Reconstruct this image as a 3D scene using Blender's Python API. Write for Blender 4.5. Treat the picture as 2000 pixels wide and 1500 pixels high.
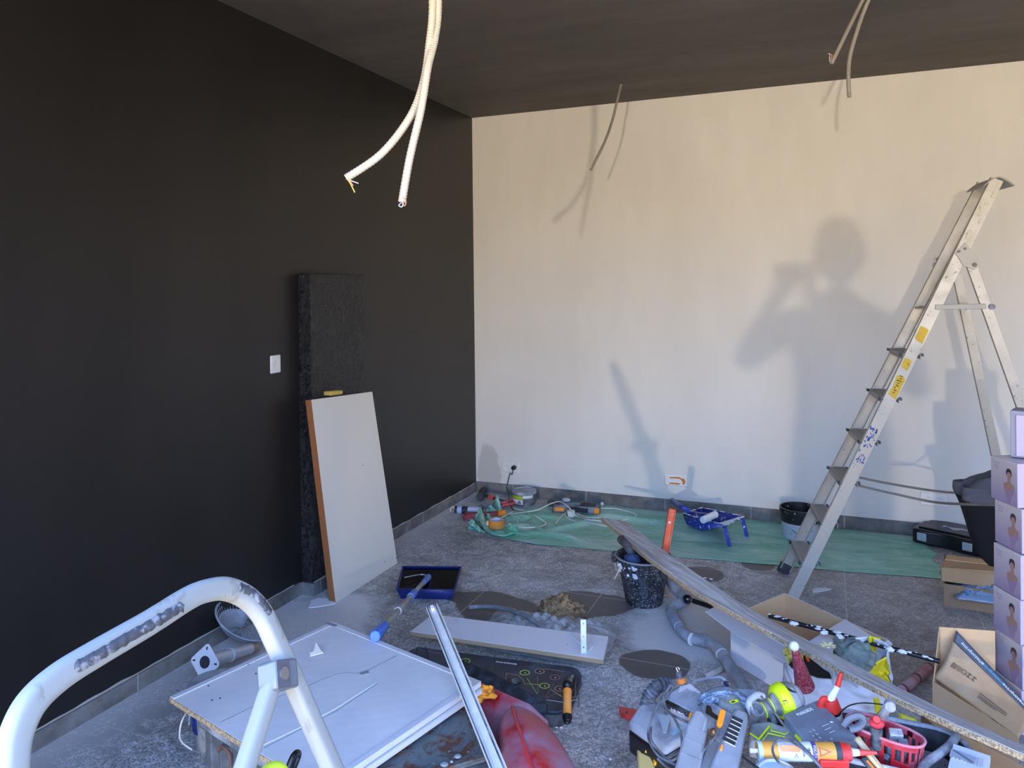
import bpy, bmesh, math, random
from mathutils import Vector, Matrix, noise
random.seed(7)
S = bpy.context.scene
for o in list(bpy.data.objects): bpy.data.objects.remove(o)
COL = S.collection
V = Vector

# ------------------------------------------------------------ camera
YAW, PIT, ROL, FOC = -.3906, .007, -.0113, 1507.4
CAM = V((2.6457, -5.6231, 1.6394)); PPX, PPY = 1000.0, 571.1
FW = V((math.sin(YAW)*math.cos(PIT), math.cos(YAW)*math.cos(PIT), -math.sin(PIT)))
_r0 = V((math.cos(YAW), -math.sin(YAW), 0)); _u0 = _r0.cross(FW)
RT = math.cos(ROL)*_r0 + math.sin(ROL)*_u0; UP = -math.sin(ROL)*_r0 + math.cos(ROL)*_u0
cd = bpy.data.cameras.new('camera'); cam = bpy.data.objects.new('camera', cd); COL.objects.link(cam)
cam.matrix_world = Matrix(((RT.x, UP.x, -FW.x, CAM.x), (RT.y, UP.y, -FW.y, CAM.y), (RT.z, UP.z, -FW.z, CAM.z), (0, 0, 0, 1)))
cd.sensor_fit = 'HORIZONTAL'; cd.sensor_width = 36; cd.lens = FOC*36/2000
cd.shift_x = 0; cd.shift_y = -(750-PPY)/2000; cd.clip_start = .02
S.camera = cam

# ------------------------------------------------------------ light
S.view_settings.view_transform = 'Standard'; S.view_settings.look = 'None'
S.view_settings.gamma = 1; S.view_settings.use_curve_mapping = False
S.view_settings.exposure = .92
W = bpy.data.worlds.new('daylight'); S.world = W; W.use_nodes = True
nt = W.node_tree; nt.nodes.clear()
wo = nt.nodes.new('ShaderNodeOutputWorld'); wb = nt.nodes.new('ShaderNodeBackground')
tc = nt.nodes.new('ShaderNodeTexCoord'); sx = nt.nodes.new('ShaderNodeSeparateXYZ')
mr = nt.nodes.new('ShaderNodeMapRange'); cr = nt.nodes.new('ShaderNodeValToRGB')
mr.inputs['From Min'].default_value = -1; mr.inputs['From Max'].default_value = 1
e = cr.color_ramp.elements
e[0].position = 0; e[0].color = (.4, .35, .3, 1)
e[1].position = 1; e[1].color = (.6, 1.1, 2.5, 1)       # blue sky
for p, c in ((.5, (1.05, .9, .68, 1)), (.545, (1.05, .93, .76, 1)), (.575, (.82, 1.22, 2.05, 1)), (.72, (.74, 1.25, 2.55, 1))):
    k = e.new(p); k.color = c
wb.inputs['Strength'].default_value = 2.25
nt.links.new(tc.outputs['Generated'], sx.inputs[0]); nt.links.new(sx.outputs['Z'], mr.inputs['Value'])
nt.links.new(mr.outputs[0], cr.inputs[0]); nt.links.new(cr.outputs[0], wb.inputs['Color']); nt.links.new(wb.outputs[0], wo.inputs[0])
sd_ = bpy.data.lights.new('sun', 'SUN'); sd_.energy = 8.3; sd_.color = (1, .91, .64); sd_.angle = .009
so_ = bpy.data.objects.new('sun', sd_); COL.objects.link(so_); so_.location = (12, -4, 14)
so_.rotation_euler = V((-.62, -.16, -.77)).to_track_quat('-Z', 'Y').to_euler()
# low sun thrown back into the room by a shop window across the street
ld = bpy.data.lights.new('street_reflection', 'POINT'); ld.energy = 640; ld.color = (1, .86, .68); ld.shadow_soft_size = .055
lo = bpy.data.objects.new('street_reflection', ld); lo.location = (3.0, -13, 1.50); COL.objects.link(lo)

# ------------------------------------------------------------ ray helpers (pixel of the photo -> point on a real surface)
def ray(px, py): return FW + RT*((px-PPX)/FOC) - UP*((py-PPY)/FOC)
def P(px, py, z=0.): d = ray(px, py); return CAM + d*((z-CAM.z)/d.z)
def B(px, py, y=0.): d = ray(px, py); return CAM + d*((y-CAM.y)/d.y)
def L(px, py, x=0.): d = ray(px, py); return CAM + d*((x-CAM.x)/d.x)
def Q(px, py, dep): return CAM + ray(px, py)*dep
def PL(px, py, p, n): d = ray(px, py); return CAM + d*((V(p)-CAM).dot(n)/d.dot(n))
def PX(p): d = V(p)-CAM; k = d.dot(FW); return PPX+FOC*d.dot(RT)/k, PPY-FOC*d.dot(UP)/k
def HZ(x, y, py):
    lo_, hi = -1., 4.
    for _ in range(40):
        m = (lo_+hi)/2
        if PX((x, y, m))[1] > py: lo_ = m
        else: hi = m
    return lo_

# ------------------------------------------------------------ materials
def lin(h):
    h = h.lstrip('#'); c = [int(h[i:i+2], 16)/255 for i in (0, 2, 4)]
    return tuple(x/12.92 if x <= .04045 else ((x+.055)/1.055)**2.4 for x in c)+(1,)
class NB:
    def __init__(s, name):
        s.m = bpy.data.materials.new(name); s.m.use_nodes = True; s.t = s.m.node_tree; s.t.nodes.clear()
        s.out = s.t.nodes.new('ShaderNodeOutputMaterial'); s.b = s.t.nodes.new('ShaderNodeBsdfPrincipled')
        s.t.links.new(s.b.outputs[0], s.out.inputs[0])
    def n(s, typ, ins=None, **kw):
        x = s.t.nodes.new('ShaderNode'+typ)
        for k, v in kw.items(): setattr(x, k, v)
        for k, v in (ins or {}).items(): s.set(x.inputs[k], v)
        return x
    def set(s, inp, v):
        if isinstance(v, bpy.types.NodeSocket): s.t.links.new(v, inp)
        else: inp.default_value = v
    def math(s, op, a, b=0., clamp=False):
        x = s.n('Math', {0: a, 1: b}, operation=op, use_clamp=clamp); return x.outputs[0]
    def mix(s, f, a, b):
        x = s.n('Mix', data_type='RGBA'); s.set(x.inputs[0], f); s.set(x.inputs[6], a); s.set(x.inputs[7], b); return x.outputs[2]
    def pos(s, obj=True):
        return s.n('TexCoord').outputs['Object'] if obj else s.n('NewGeometry').outputs['Position']
    def map(s, v, sc=(1, 1, 1), rot=(0, 0, 0)):
        return s.n('Mapping', {'Vector': v, 'Scale': sc, 'Rotation': rot}).outputs[0]
    def noise(s, v, sc, det=4, rough=.6, dist=0):
        return s.n('TexNoise', {'Vector': v, 'Scale': sc, 'Detail': det, 'Roughness': rough, 'Distortion': dist}).outputs[0]
    def step(s, v, a, b, lo=0., hi=1.):
        return s.n('MapRange', {'Value': v, 'From Min': a, 'From Max': b, 'To Min': lo, 'To Max': hi}).outputs[0]
    def bump(s, h, st=.3, d=.002):
        s.set(s.b.inputs['Normal'], s.n('Bump', {'Height': h, 'Strength': st, 'Distance': d}).outputs[0])
_mc = {}
def M(name, col, rough=.5, metal=0., dust=0., dcol='#b9bcc4', sc=9, bump=0., bsc=60, alpha=1., spots=0., scol='#dfe3ea', coat=0.):
    """plain stuff with settled plaster dust (noise) and paint specks"""
    if name in _mc: return _mc[name]
    b = NB(name); v = b.pos(False); c = lin(col)
    if dust > 0:
        f = b.step(b.noise(v, sc, 5, .65), .62-dust*.5, .72-dust*.25, 0, min(1, dust*1.3))
        c = b.mix(f, c, tuple(min(.85, q*1.3) for q in lin(dcol)[:3])+(1,))
        b.set(b.b.inputs['Roughness'], b.step(f, 0, 1, rough, .9))
    else: b.b.inputs['Roughness'].default_value = rough
    if spots > 0:
        f = b.step(b.noise(v, sc*5, 3, .7), .68-spots*.22, .70-spots*.22)
        c = b.mix(f, c, lin(scol))
    b.set(b.b.inputs['Base Color'], c); b.b.inputs['Metallic'].default_value = metal
    b.b.inputs['Coat Weight'].default_value = coat
    if bump: b.bump(b.noise(v, bsc, 4), bump, .003)
    if alpha < 1: b.b.inputs['Alpha'].default_value = alpha
    _mc[name] = b.m; return b.m

# ------------------------------------------------------------ mesh builder
def basis(o, x, up=(0, 0, 1)):
    """frame at o with X along x and Z near up"""
    x = V(x).normalized(); z = V(up) - x*x.dot(V(up)); z.normalize(); y = z.cross(x)
    return Matrix(((x.x, y.x, z.x, o[0]), (x.y, y.y, z.y, o[1]), (x.z, y.z, z.z, o[2]), (0, 0, 0, 1)))
def cat(pts, k=6):
    pts = [V(p) for p in pts]; out = []
    for i in range(len(pts)-1):
        p0 = pts[max(i-1, 0)]; p1 = pts[i]; p2 = pts[i+1]; p3 = pts[min(i+2, len(pts)-1)]
        for j in range(k):
            t = j/k; out.append(.5*((2*p1)+(p2-p0)*t+(2*p0-5*p1+4*p2-p3)*t*t+(3*p1-p0-3*p2+p3)*t**3))
    out.append(pts[-1]); return out
class G:
    def __init__(s, T=None): s.v = []; s.f = []; s.T = T or Matrix()
    def add(s, vs, fs):
        k = len(s.v); s.v += [s.T @ V(p) for p in vs]; s.f += [[k+i for i in f] for f in fs]; return s
    def box(s, c, d, R=None):
        x, y, z = [q/2 for q in d]; R = R or Matrix.Identity(3)
        vs = [V(c)+R @ V((a*x, b*y, e_*z)) for a in (-1, 1) for b in (-1, 1) for e_ in (-1, 1)]
        return s.add(vs, [(0, 1, 3, 2), (4, 6, 7, 5), (0, 4, 5, 1), (2, 3, 7, 6), (0, 2, 6, 4), (1, 5, 7, 3)])
    def beam(s, a, b, w, h, up=(0, 0, 1)):
        a = V(a); b = V(b); F = basis((a+b)/2, b-a, up); k = s.T; s.T = k @ F
        s.box((0, 0, 0), ((b-a).length, w, h)); s.T = k; return s
    def hexa(s, lo_, hi):
        """8-corner solid: 4 lower points, 4 upper points in the same order"""
        return s.add(list(lo_)+list(hi), [(3, 2, 1, 0), (4, 5, 6, 7), (0, 1, 5, 4), (1, 2, 6, 5), (2, 3, 7, 6), (3, 0, 4, 7)])
    def cyl(s, a, b, r0, r1=None, n=20, cap=True, sy=1.):
        a = V(a); b = V(b); r1 = r0 if r1 is None else r1
        up = (0, 0, 1) if abs((b-a).normalized().z) < .95 else (0, 1, 0)
        F = basis(a, b-a, up); y = F.col[1].xyz; z = F.col[2].xyz; vs = []
        for c, r in ((a, r0), (b, r1)):
            for i in range(n): t = 2*math.pi*i/n; vs.append(c+y*(r*math.cos(t))+z*(r*sy*math.sin(t)))
        fs = [(i, (i+1) % n, n+(i+1) % n, n+i) for i in range(n)]
        if cap: fs += [tuple(reversed(range(n))), tuple(range(n, 2*n))]
        return s.add(vs, fs)
    def tube(s, pts, r, n=10, smooth=6, cap=True, flat=1., up=(0, 0, 1), rib=0., radii=None):
        p = cat(pts, smooth) if smooth else [V(q) for q in pts]; N = len(p); vs = []; z = V(up)
        for i, c in enumerate(p):
            t = (p[min(i+1, N-1)]-p[max(i-1, 0)]).normalized()
            z = (z-t*t.dot(z)); z = z.normalized() if z.length > 1e-6 else t.orthogonal().normalized(); y = t.cross(z)
            rr = r*(1+(rib if i % 2 else -rib))
            if radii: rr = radii[0]+(radii[1]-radii[0])*i/(N-1)
            for k in range(n): a = 2*math.pi*k/n; vs.append(c+y*(rr*math.cos(a))+z*(rr*flat*math.sin(a)))
        fs = [(i*n+k, i*n+(k+1) % n, (i+1)*n+(k+1) % n, (i+1)*n+k) for i in range(N-1) for k in range(n)]
        if cap: fs += [tuple(reversed(range(n))), tuple((N-1)*n+k for k in range(n))]
        return s.add(vs, fs)
    def lathe(s, prof, n=32, sy=1., c=(0, 0, 0), cap=True):
        vs = []
        for r, z in prof:
            for k in range(n): a = 2*math.pi*k/n; vs.append((c[0]+r*math.cos(a), c[1]+r*sy*math.sin(a), c[2]+z))
        m = len(prof); fs = [(i*n+k, i*n+(k+1) % n, (i+1)*n+(k+1) % n, (i+1)*n+k) for i in range(m-1) for k in range(n)]
        if cap: fs += [tuple(reversed(range(n))), tuple((m-1)*n+k for k in range(n))]
        return s.add(vs, fs)
    def prism(s, poly, ext):
        n = len(poly); e_ = V(ext); vs = [V(p) for p in poly]+[V(p)+e_ for p in poly]
        return s.add(vs, [tuple(reversed(range(n))), tuple(range(n, 2*n))]+[(i, (i+1) % n, n+(i+1) % n, n+i) for i in range(n)])
    def flat(s, poly2, z0, z1): return s.prism([(x, y, z0) for x, y in poly2], (0, 0, z1-z0))
    def ell(s, c, r, n=20, m=12, jit=0., seed=0):
        vs = []; c = V(c)
        for i in range(m+1):
            ph = math.pi*i/m
            for k in range(n):
                a = 2*math.pi*k/n; d = V((math.sin(ph)*math.cos(a), math.sin(ph)*math.sin(a), math.cos(ph)))
                q = 1+jit*noise.noise(d*2.3+V((seed, 0, 0)))+jit*.5*noise.noise(d*6+V((seed, 3, 0))); vs.append(c+V((d.x*r[0], d.y*r[1], d.z*r[2]))*q)
        return s.add(vs, [(i*n+k, i*n+(k+1) % n, (i+1)*n+(k+1) % n, (i+1)*n+k) for i in range(m) for k in range(n)])
    def grid(s, fn, nu, nv):
        vs = [fn(i/nu, j/nv) for i in range(nu+1) for j in range(nv+1)]
        return s.add(vs, [(i*(nv+1)+j, (i+1)*(nv+1)+j, (i+1)*(nv+1)+j+1, i*(nv+1)+j+1) for i in range(nu) for j in range(nv)])
    def build(s, name, mat, parent=None, bev=0., solid=0., sub=0, ang=38, seg=2, off=-1, loc=None):
        r = root_loc(parent) if parent else V((0, 0, 0))
        me = bpy.data.meshes.new(name)
        if parent is None and s.v:
            z = min(p.z for p in s.v); r = V(loc) if loc else V((sum(p.x for p in s.v)/len(s.v), sum(p.y for p in s.v)/len(s.v), z))
        me.from_pydata([p-r for p in s.v], [], s.f); me.update()
        bm = bmesh.new(); bm.from_mesh(me); bmesh.ops.remove_doubles(bm, verts=bm.verts, dist=1e-6)
        bmesh.ops.recalc_face_normals(bm, faces=bm.faces); bm.to_mesh(me); bm.free()
        me.materials.append(mat)
        for p in me.polygons: p.use_smooth = True
        me.set_sharp_from_angle(angle=math.radians(ang))
        o = bpy.data.objects.new(name, me); COL.objects.link(o); o.location = (0, 0, 0) if parent else r
        if parent: o.parent = parent
        if solid: m = o.modifiers.new('s', 'SOLIDIFY'); m.thickness = solid; m.offset = off
        if bev: m = o.modifiers.new('b', 'BEVEL'); m.width = bev; m.segments = seg; m.limit_method = 'ANGLE'; m.angle_limit = math.radians(40)
        if sub: m = o.modifiers.new('u', 'SUBSURF'); m.levels = sub; m.render_levels = sub
        return o
def root_loc(o):
    while o.parent: o = o.parent
    return o.location
def tag(o, label, cat_, group=None):
    o['label'] = label; o['category'] = cat_
    if group: o['group'] = group
    return o
def thing(name, label, cat_, loc, group=None):
    o = bpy.data.objects.new(name, None); COL.objects.link(o); o.location = V(loc); o.empty_display_size = .05
    return tag(o, label, cat_, group)
def struct(o): o['kind'] = 'structure'; return o
def dup(root, loc, label, rz=0.):
    r = root.copy(); COL.objects.link(r); r.location = loc; r.rotation_euler.z += rz; r['label'] = label
    for ch in list(root.children):
        c = ch.copy(); COL.objects.link(c); c.parent = r
        for g_ in list(ch.children):
            d = g_.copy(); COL.objects.link(d); d.parent = c
    return r
def text(s, T, size, mat, parent, name='lettering', ext=.0004, sx_=1.):
    """lettering lying in the XY plane of frame T, centred"""
    cu = bpy.data.curves.new(name, 'FONT'); cu.body = s; cu.size = size; cu.extrude = ext; cu.align_x = 'CENTER'; cu.align_y = 'CENTER'
    o = bpy.data.objects.new(name, cu); COL.objects.link(o); bpy.context.view_layer.update()
    me = bpy.data.meshes.new_from_object(o.evaluated_get(bpy.context.evaluated_depsgraph_get())); bpy.data.objects.remove(o)
    r = root_loc(parent)
    for v in me.vertices: v.co = T @ V((v.co.x*sx_, v.co.y, v.co.z)) - r
    me.materials.clear(); me.materials.append(mat); me.name = name
    o = bpy.data.objects.new(name, me); COL.objects.link(o); o.parent = parent; return o
def nz(x, y, s=1., seed=0): return noise.noise(V((x*s, y*s, seed)))
def rrect(w, h, r, n=5):
    out = []
    for cx, cy, a0 in ((w/2-r, h/2-r, 0), (-w/2+r, h/2-r, 90), (-w/2+r, -h/2+r, 180), (w/2-r, -h/2+r, 270)):
        for i in range(n+1): a = math.radians(a0+90*i/n); out.append((cx+r*math.cos(a), cy+r*math.sin(a)))
    return out

BLACKP = M('black_plastic', '#1b1c1f', .45, dust=.35, dcol='#6d7179', sc=7)
BLACK = M('clean_black', '#0f1012', .4)
GREYP = M('grey_plastic', '#6a6d72', .55, dust=.5, dcol='#a4a8af', sc=14)
DGREY = M('dark_grey_plastic', '#3b3e44', .5, dust=.5, dcol='#8f949c', sc=12)
LGREY = M('dusty_light_grey', '#9b9ea5', .6, dust=.5, dcol='#bfc2c8', sc=16)
WHITE = M('white_plastic', '#e4e4e2', .4)
WTEXT = M('white_print', '#eceef0', .6)
STEEL = M('brushed_steel', '#a9abae', .35, .9, dust=.3, dcol='#c4c6ca')
ORANGE = M('orange_plastic', '#f28c1e', .45, dust=.2, dcol='#d9b48a')
RED = M('red_plastic', '#c3232b', .4, dust=.35, dcol='#c98a90', sc=10)
RED2 = M('bright_red_plastic', '#d8322c', .4, dust=.2, dcol='#c98a8a')
YELLOW = M('yellow_plastic', '#dfc327', .5, dust=.2, dcol='#c9bd7a')
NEON = M('neon_yellow_plastic', '#d8ee1e', .45, spots=.1, scol='#8a8f60')
BLUE = M('blue_plastic', '#22389a', .4, dust=.15, dcol='#7a86b5')
CABLE = M('grey_cable', '#54575c', .5, dust=.4, dcol='#8a8e95', sc=20)
WCABLE = M('white_cable', '#d6d6cf', .5)
CARD = M('cardboard', '#b08d66', .85, dust=.25, dcol='#a89484', sc=5, bump=.1, bsc=90)
CARDL = M('light_cardboard', '#c9a47a', .85, bump=.1, bsc=90)
PAPER = M('white_paper', '#dcdde0', .8)
INK = M('dark_ink', '#2b2a2b', .7)

exec_order = []
# ============================================================ ROOM
XR, YF, H = 6.2, -5.25, 3.0
# floor: dusty stone tile with clean patches where pots stood
b = NB('dusty_tiles'); v = b.pos(False); s_ = b.n('SeparateXYZ', {0: v})
X, Y = s_.outputs[0], s_.outputs[1]
def grout(c, ph, per, w=.0032):
    q = b.math('MODULO', b.math('ADD', b.math('SUBTRACT', c, ph), 50*per), per)
    q = b.math('MINIMUM', q, b.math('SUBTRACT', per, q)); return b.math('LESS_THAN', q, w/2)
gr = b.math('MAXIMUM', grout(X, .31, .6), grout(Y, -1.70+.61*5, .61))
big = b.noise(v, 1.5, 5, .62, .4); mid = b.noise(b.map(v, (1, 1.3, 1)), 7, 6, .7, 1.2)
wav = b.n('TexWave', {'Vector': b.map(v, (1, 1, 1), (0, 0, .5)), 'Scale': 9, 'Distortion': 13, 'Detail': 5, 'Detail Scale': 2.2, 'Detail Roughness': .72}).outputs[1]
wav2 = b.n('TexWave', {'Vector': b.map(v, (1, 1, 1), (0, 0, -.9)), 'Scale': 21, 'Distortion': 16, 'Detail': 4, 'Detail Scale': 2.5, 'Detail Roughness': .7}).outputs[1]
fine = b.noise(v, 75, 5, .75)
sw = b.noise(b.map(v, (1, 1.8, 1), (0, 0, .6)), 26, 4, .6, 3.2); sw2 = b.noise(b.map(v, (1.9, 1, 1), (0, 0, .3)), 34, 4, .6, 2.6)
streak = b.math('MULTIPLY', b.step(b.math('ADD', b.math('MULTIPLY', wav, .55), b.math('MULTIPLY', wav2, .45)), .34, .74), b.step(mid, .36, .6))
lines = b.math('MULTIPLY', b.step(b.math('MAXIMUM', sw, sw2), .52, .585), b.step(mid, .32, .56))
d = b.math('ADD', b.math('MULTIPLY', streak, .28), b.math('MULTIPLY', b.step(big, .36, .66), .32))
d = b.math('ADD', d, b.math('MULTIPLY', lines, .55))
d = b.math('ADD', d, b.math('MULTIPLY', b.math('SUBTRACT', fine, .5), .8), True)
# thick drift of plaster dust by the black bucket and along the left wall
def blob(cx, cy, rx, ry, ns=.25, e0=1.1, e1=.8, sc=3.):
    dx = b.math('DIVIDE', b.math('SUBTRACT', X, cx), rx); dy = b.math('DIVIDE', b.math('SUBTRACT', Y, cy), ry)
    r = b.math('SQRT', b.math('ADD', b.math('MULTIPLY', dx, dx), b.math('MULTIPLY', dy, dy)))
    r = b.math('ADD', r, b.math('MULTIPLY', b.math('SUBTRACT', b.noise(v, sc, 3, .6), .5), ns*4)); return b.step(r, e0, e1)
drift = b.math('MAXIMUM', blob(2.02, -1.93, .33, .42, .3, 1.1, .75, 4), blob(.28, -2.62, .36, .5, .25))
drift = b.math('MAXIMUM', drift, b.math('MULTIPLY', b.step(X, .42, .06), .8))
d = b.math('MAXIMUM', d, b.math('MULTIPLY', drift, .72))
clean = None
for cx, cy, rx, ry, k in ((1.03, -2.04, .25, .17, .45), (1.965, -1.185, .12, .12, .02), (2.245, -.925, .095, .095, .02), (1.945, -2.31, .14, .13, .3), (1.50, -1.80, .19, .15, .4), (1.27, -.86, .09, .09, .03), (1.42, -2.1, .16, .22, .4)):
    q = blob(cx, cy, rx, ry, k, 1.04, .97, 2.5); clean = q if clean is None else b.math('MAXIMUM', clean, q)
d = b.math('MULTIPLY', d, b.math('SUBTRACT', 1., b.math('MULTIPLY', clean, .93)))
# fewer footprints to the right
d = b.math('MULTIPLY', d, b.step(X, 1.9, 2.6, 1, .62))
stone = b.mix(b.noise(v, 4, 5, .6), lin('#5c554f'), lin('#7a726b')); stone = b.mix(b.math('MULTIPLY', clean, .6), stone, lin('#413a35'))
c = b.mix(d, stone, lin('#e2e2e2')); c = b.mix(b.math('MULTIPLY', gr, .75), c, lin('#cfcdc8'))
b.set(b.b.inputs['Base Color'], c); b.set(b.b.inputs['Roughness'], b.step(d, 0, 1, .5, .95)); b.bump(b.math('SUBTRACT', d, gr), .25, .002)
FLOORM = b.m
o = struct(G().box((XR/2-.05, (YF+.1)/2, -.05), (XR+.3, -YF+.1, .1)).build('floor', FLOORM))
# painted surfaces
def paint(name, c1, c2, rough, sc=(1, 1, .4), bs=.15, patch=False):
    b = NB(name); v = b.pos(False)
    f = b.step(b.noise(b.map(v, sc), 1.6, 4, .6), .35, .65)
    f2 = b.step(b.noise(b.map(v, (1, 1, .3)), 9, 3, .6), .3, .7, 0, .25)
    c = b.mix(b.math('ADD', b.math('MULTIPLY', f, .75), f2), lin(c1), lin(c2))
    if patch:
        s_ = b.n('SeparateXYZ', {0: v}); X, Z = s_.outputs[0], s_.outputs[2]
        dx = b.math('DIVIDE', b.math('SUBTRACT', X, .115), .10)
        dz = b.math('DIVIDE', b.math('SUBTRACT', Z, .15), b.step(X, .0, .3, .25, .2))
        r = b.math('ADD', b.math('MULTIPLY', dx, dx), b.math('MULTIPLY', dz, dz))
        r = b.math('ADD', r, b.math('MULTIPLY', b.math('SUBTRACT', b.noise(v, 11, 4, .6), .5), 1.6))
        c = b.mix(b.step(r, 1.15, .85, 0, .8), c, lin('#b6b2a8'))
    b.set(b.b.inputs['Base Color'], c); b.b.inputs['Roughness'].default_value = rough
    b.bump(b.noise(v, 160, 3, .6), bs, .001); return b.m
BLKW = paint('black_wall_paint', '#1a1817', '#242120', .42)
CEILM = paint('dark_ceiling_paint', '#4e4844', '#625a53', .8, (.5, 2.2, 1))
WHW = paint('white_wall_paint', '#d3cfc7', '#dfdbd4', .75, patch=True)
struct(G().box((XR/2, .06, H/2), (XR+.24, .12, H)).build('wall_back', WHW))
struct(G().box((-.06, YF/2, H/2), (.12, -YF, H)).build('wall_left', BLKW))
struct(G().box((XR+.06, YF/2, H/2), (.12, -YF, H)).build('wall_right', WHW))
struct(G().box((XR/2, YF/2, H+.06), (XR+.24, -YF+.24, .12)).build('ceiling', CEILM))
# shop front behind the camera: lintel, piers, one mullion
g = G(); g.box((XR/2, YF-.06, 2.93), (XR, .12, .14)); g.box((.5, YF-.06, 1.43), (1., .12, 2.86)); g.box((XR-.1, YF-.06, 1.43), (.2, .12, 2.86))
struct(g.build('wall_front', WHW))
struct(G().box((XR/2, -17.2, -.06), (44, 24.0-.1, .12)).build('floor_outside', M('sunlit_pavement', '#d9b274', .9, bump=.2)))
# baseboards
b = NB('skirting_tile'); v = b.pos(False)
c = b.mix(b.step(b.noise(v, 6, 5, .7), .35, .65), lin('#57534f'), lin('#82807d'))
sp = b.n('SeparateXYZ', {0: v}); kk = b.math('ADD', sp.outputs[0], sp.outputs[1])
q = b.math('MODULO', b.math('ADD', kk, 30.29), .6); q = b.math('LESS_THAN', q, .004); c = b.mix(q, c, lin('#b9b7b2'))
b.set(b.b.inputs['Base Color'], c); b.b.inputs['Roughness'].default_value = .7; SKIRT = b.m
SEAL = M('plaster_bead', '#a8a39b', .9, bump=.5, bsc=120)
def bead(pts, parent, z, seed):
    g = G(); N = len(pts)
    vs = []
    for i, (x, y, nx, ny) in enumerate(pts):
        h = .004+.009*max(0, noise.noise(V((x*9, y*9, seed)))+.25); w = .003
        for a, hh in ((0, -.004), (w, -.004), (w, h*.5), (0, h)): vs.append((x+nx*a, y+ny*a, z+hh))
    fs = [(i*4+k, i*4+(k+1) % 4, (i+1)*4+(k+1) % 4, (i+1)*4+k) for i in range(N-1) for k in range(4)]
    g.add(vs, fs); return g.build('plaster_bead', SEAL, parent)
py0, py1 = -2.224, -1.70       # pillar extent along the left wall
g = G(); g.box((.006, (YF+py0)/2, .033), (.012, py0-YF, .066)); g.box((.006, py1/2, .033), (.012, -py1, .066))
g.box((.079+.006, (py0+py1)/2, .033), (.012, py1-py0, .066)); g.box((.0455, py0-.006, .033), (.091, .012, .066))
bl = struct(g.build('baseboard_left', SKIRT))
bead([(.0002, -5.2+.03*i, 1, 0) for i in range(98)], bl, .066, 1); bead([(.0002, py1+.02+.03*i, 1, 0) for i in range(56)], bl, .066, 2)
bead([(.0795, py0+.02*i, 1, 0) for i in range(26)], bl, .066, 3)
bb = struct(G().box((XR/2, -.006, .04), (XR, .012, .08)).build('baseboard_back', SKIRT))
# pillar with clotted black plaster
b = NB('clotted_black_plaster'); v = b.pos(False)
m1 = b.noise(b.map(v, (1, 1, .7)), 38, 5, .7, 1.5); b.set(b.b.inputs['Base Color'], b.mix(b.step(m1, .42, .58), lin('#0b0b0c'), lin('#322f2f')))
b.set(b.b.inputs['Roughness'], b.step(m1, .4, .6, .16, .6)); b.bump(m1, 1., .02)
hp = HZ(.073, py0, 534)
def pil(u, w):
    return None
g = G(); g.box((.0365+.001, (py0+py1)/2, hp/2), (.079, py1-py0, hp)); struct(g.build('trim_1', b.m, bev=.008, seg=3))

# ------------------------------------------------------------ sockets
def socket(name, label, c, w, h, n, nrm, kind='plain', dust=.0):
    """wall plate centred at c; nrm +x (left wall) or -y (back wall)"""
    R = basis(c, (0, 1, 0), nrm) if abs(nrm[0]) > .5 else basis(c, (1, 0, 0), nrm)
    t = thing(name, label, 'wall socket', c)
    pm = M('socket_white', '#dedcd6', .35) if kind != 'taped' else M('socket_white_spattered', '#e2dfd8', .5)
    G(R).box((0, 0, .005), (w, h, .01)).build('cover_plate', pm, t, bev=.004)
    for i in range(n):
        x = (i-(n-1)/2)*.071
        g = G(R); g.lathe([(.0215, .0095), (.0215, .0118), (.0185, .0118), (.0165, .0103), (.0002, .0103)], 28, c=(x, 0, 0), cap=False); so = g.build('socket_ring', pm, t)
        g = G(R); g.cyl((x-.0095, 0, .008), (x-.0095, 0, .0121), .0017, n=10); g.cyl((x+.0095, 0, .008), (x+.0095, 0, .0121), .0017, n=10); g.cyl((x, .011, .008), (x, .011, .014), .0014, n=10)
        g.build('socket_hole', GREYP, so)
    return t, R
t, R = socket('wall_socket', 'cream single wall socket on the black wall left of the rough pillar', L(536, 711), .076, .092, 1, (1, 0, 0))
t, R = socket('wall_socket', 'white double socket with a black plug, near the room corner above the paint pot', B(998, 912), .15, .082, 2, (0, -1, 0))
plug = thing('power_plug', 'round black plug with a thin black cord in the corner double socket', 'plug', B(1006, 912)+V((0, -.012, 0)))
c = B(1006, 912); G().cyl(c+V((0, -.012, 0)), c+V((0, -.045, 0)), .0185, .016, n=20).build('plug_body', BLACKP, plug, bev=.002)
G().tube([c+V((-.002, -.04, -.012)), c+V((-.008, -.045, -.05)), B(996, 925, -.03), B(991, 945, -.03), B(990, 952, -.022), P(1000, 992, .006), P(1020, 1000, .006)], .0032, 8).build('cord', BLACK, plug)
t, R = socket('wall_socket', 'white double socket with torn orange tape over it, above the blue tray', B(1320, 937), .16, .086, 2, (0, -1, 0), 'taped')
tm = M('orange_tape', '#c9772a', .6)
for poly in ([(-.045, .02), (.03, .024), (.05, .012), (.06, .02), (.072, -.005), (.062, -.03), (.052, -.028), (.05, -.004), (.03, .012), (-.04, .012)], [(-.05, -.03), (.02, -.032), (.04, -.02), (-.04, -.02)]):
    G(R).flat(poly, .0118, .0145).build('tape_strip', tm, t)
t, R = socket('wall_socket', 'white double socket behind the ladder cord, above the black tool case', B(1824, 975), .158, .082, 2, (0, -1, 0))

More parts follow.
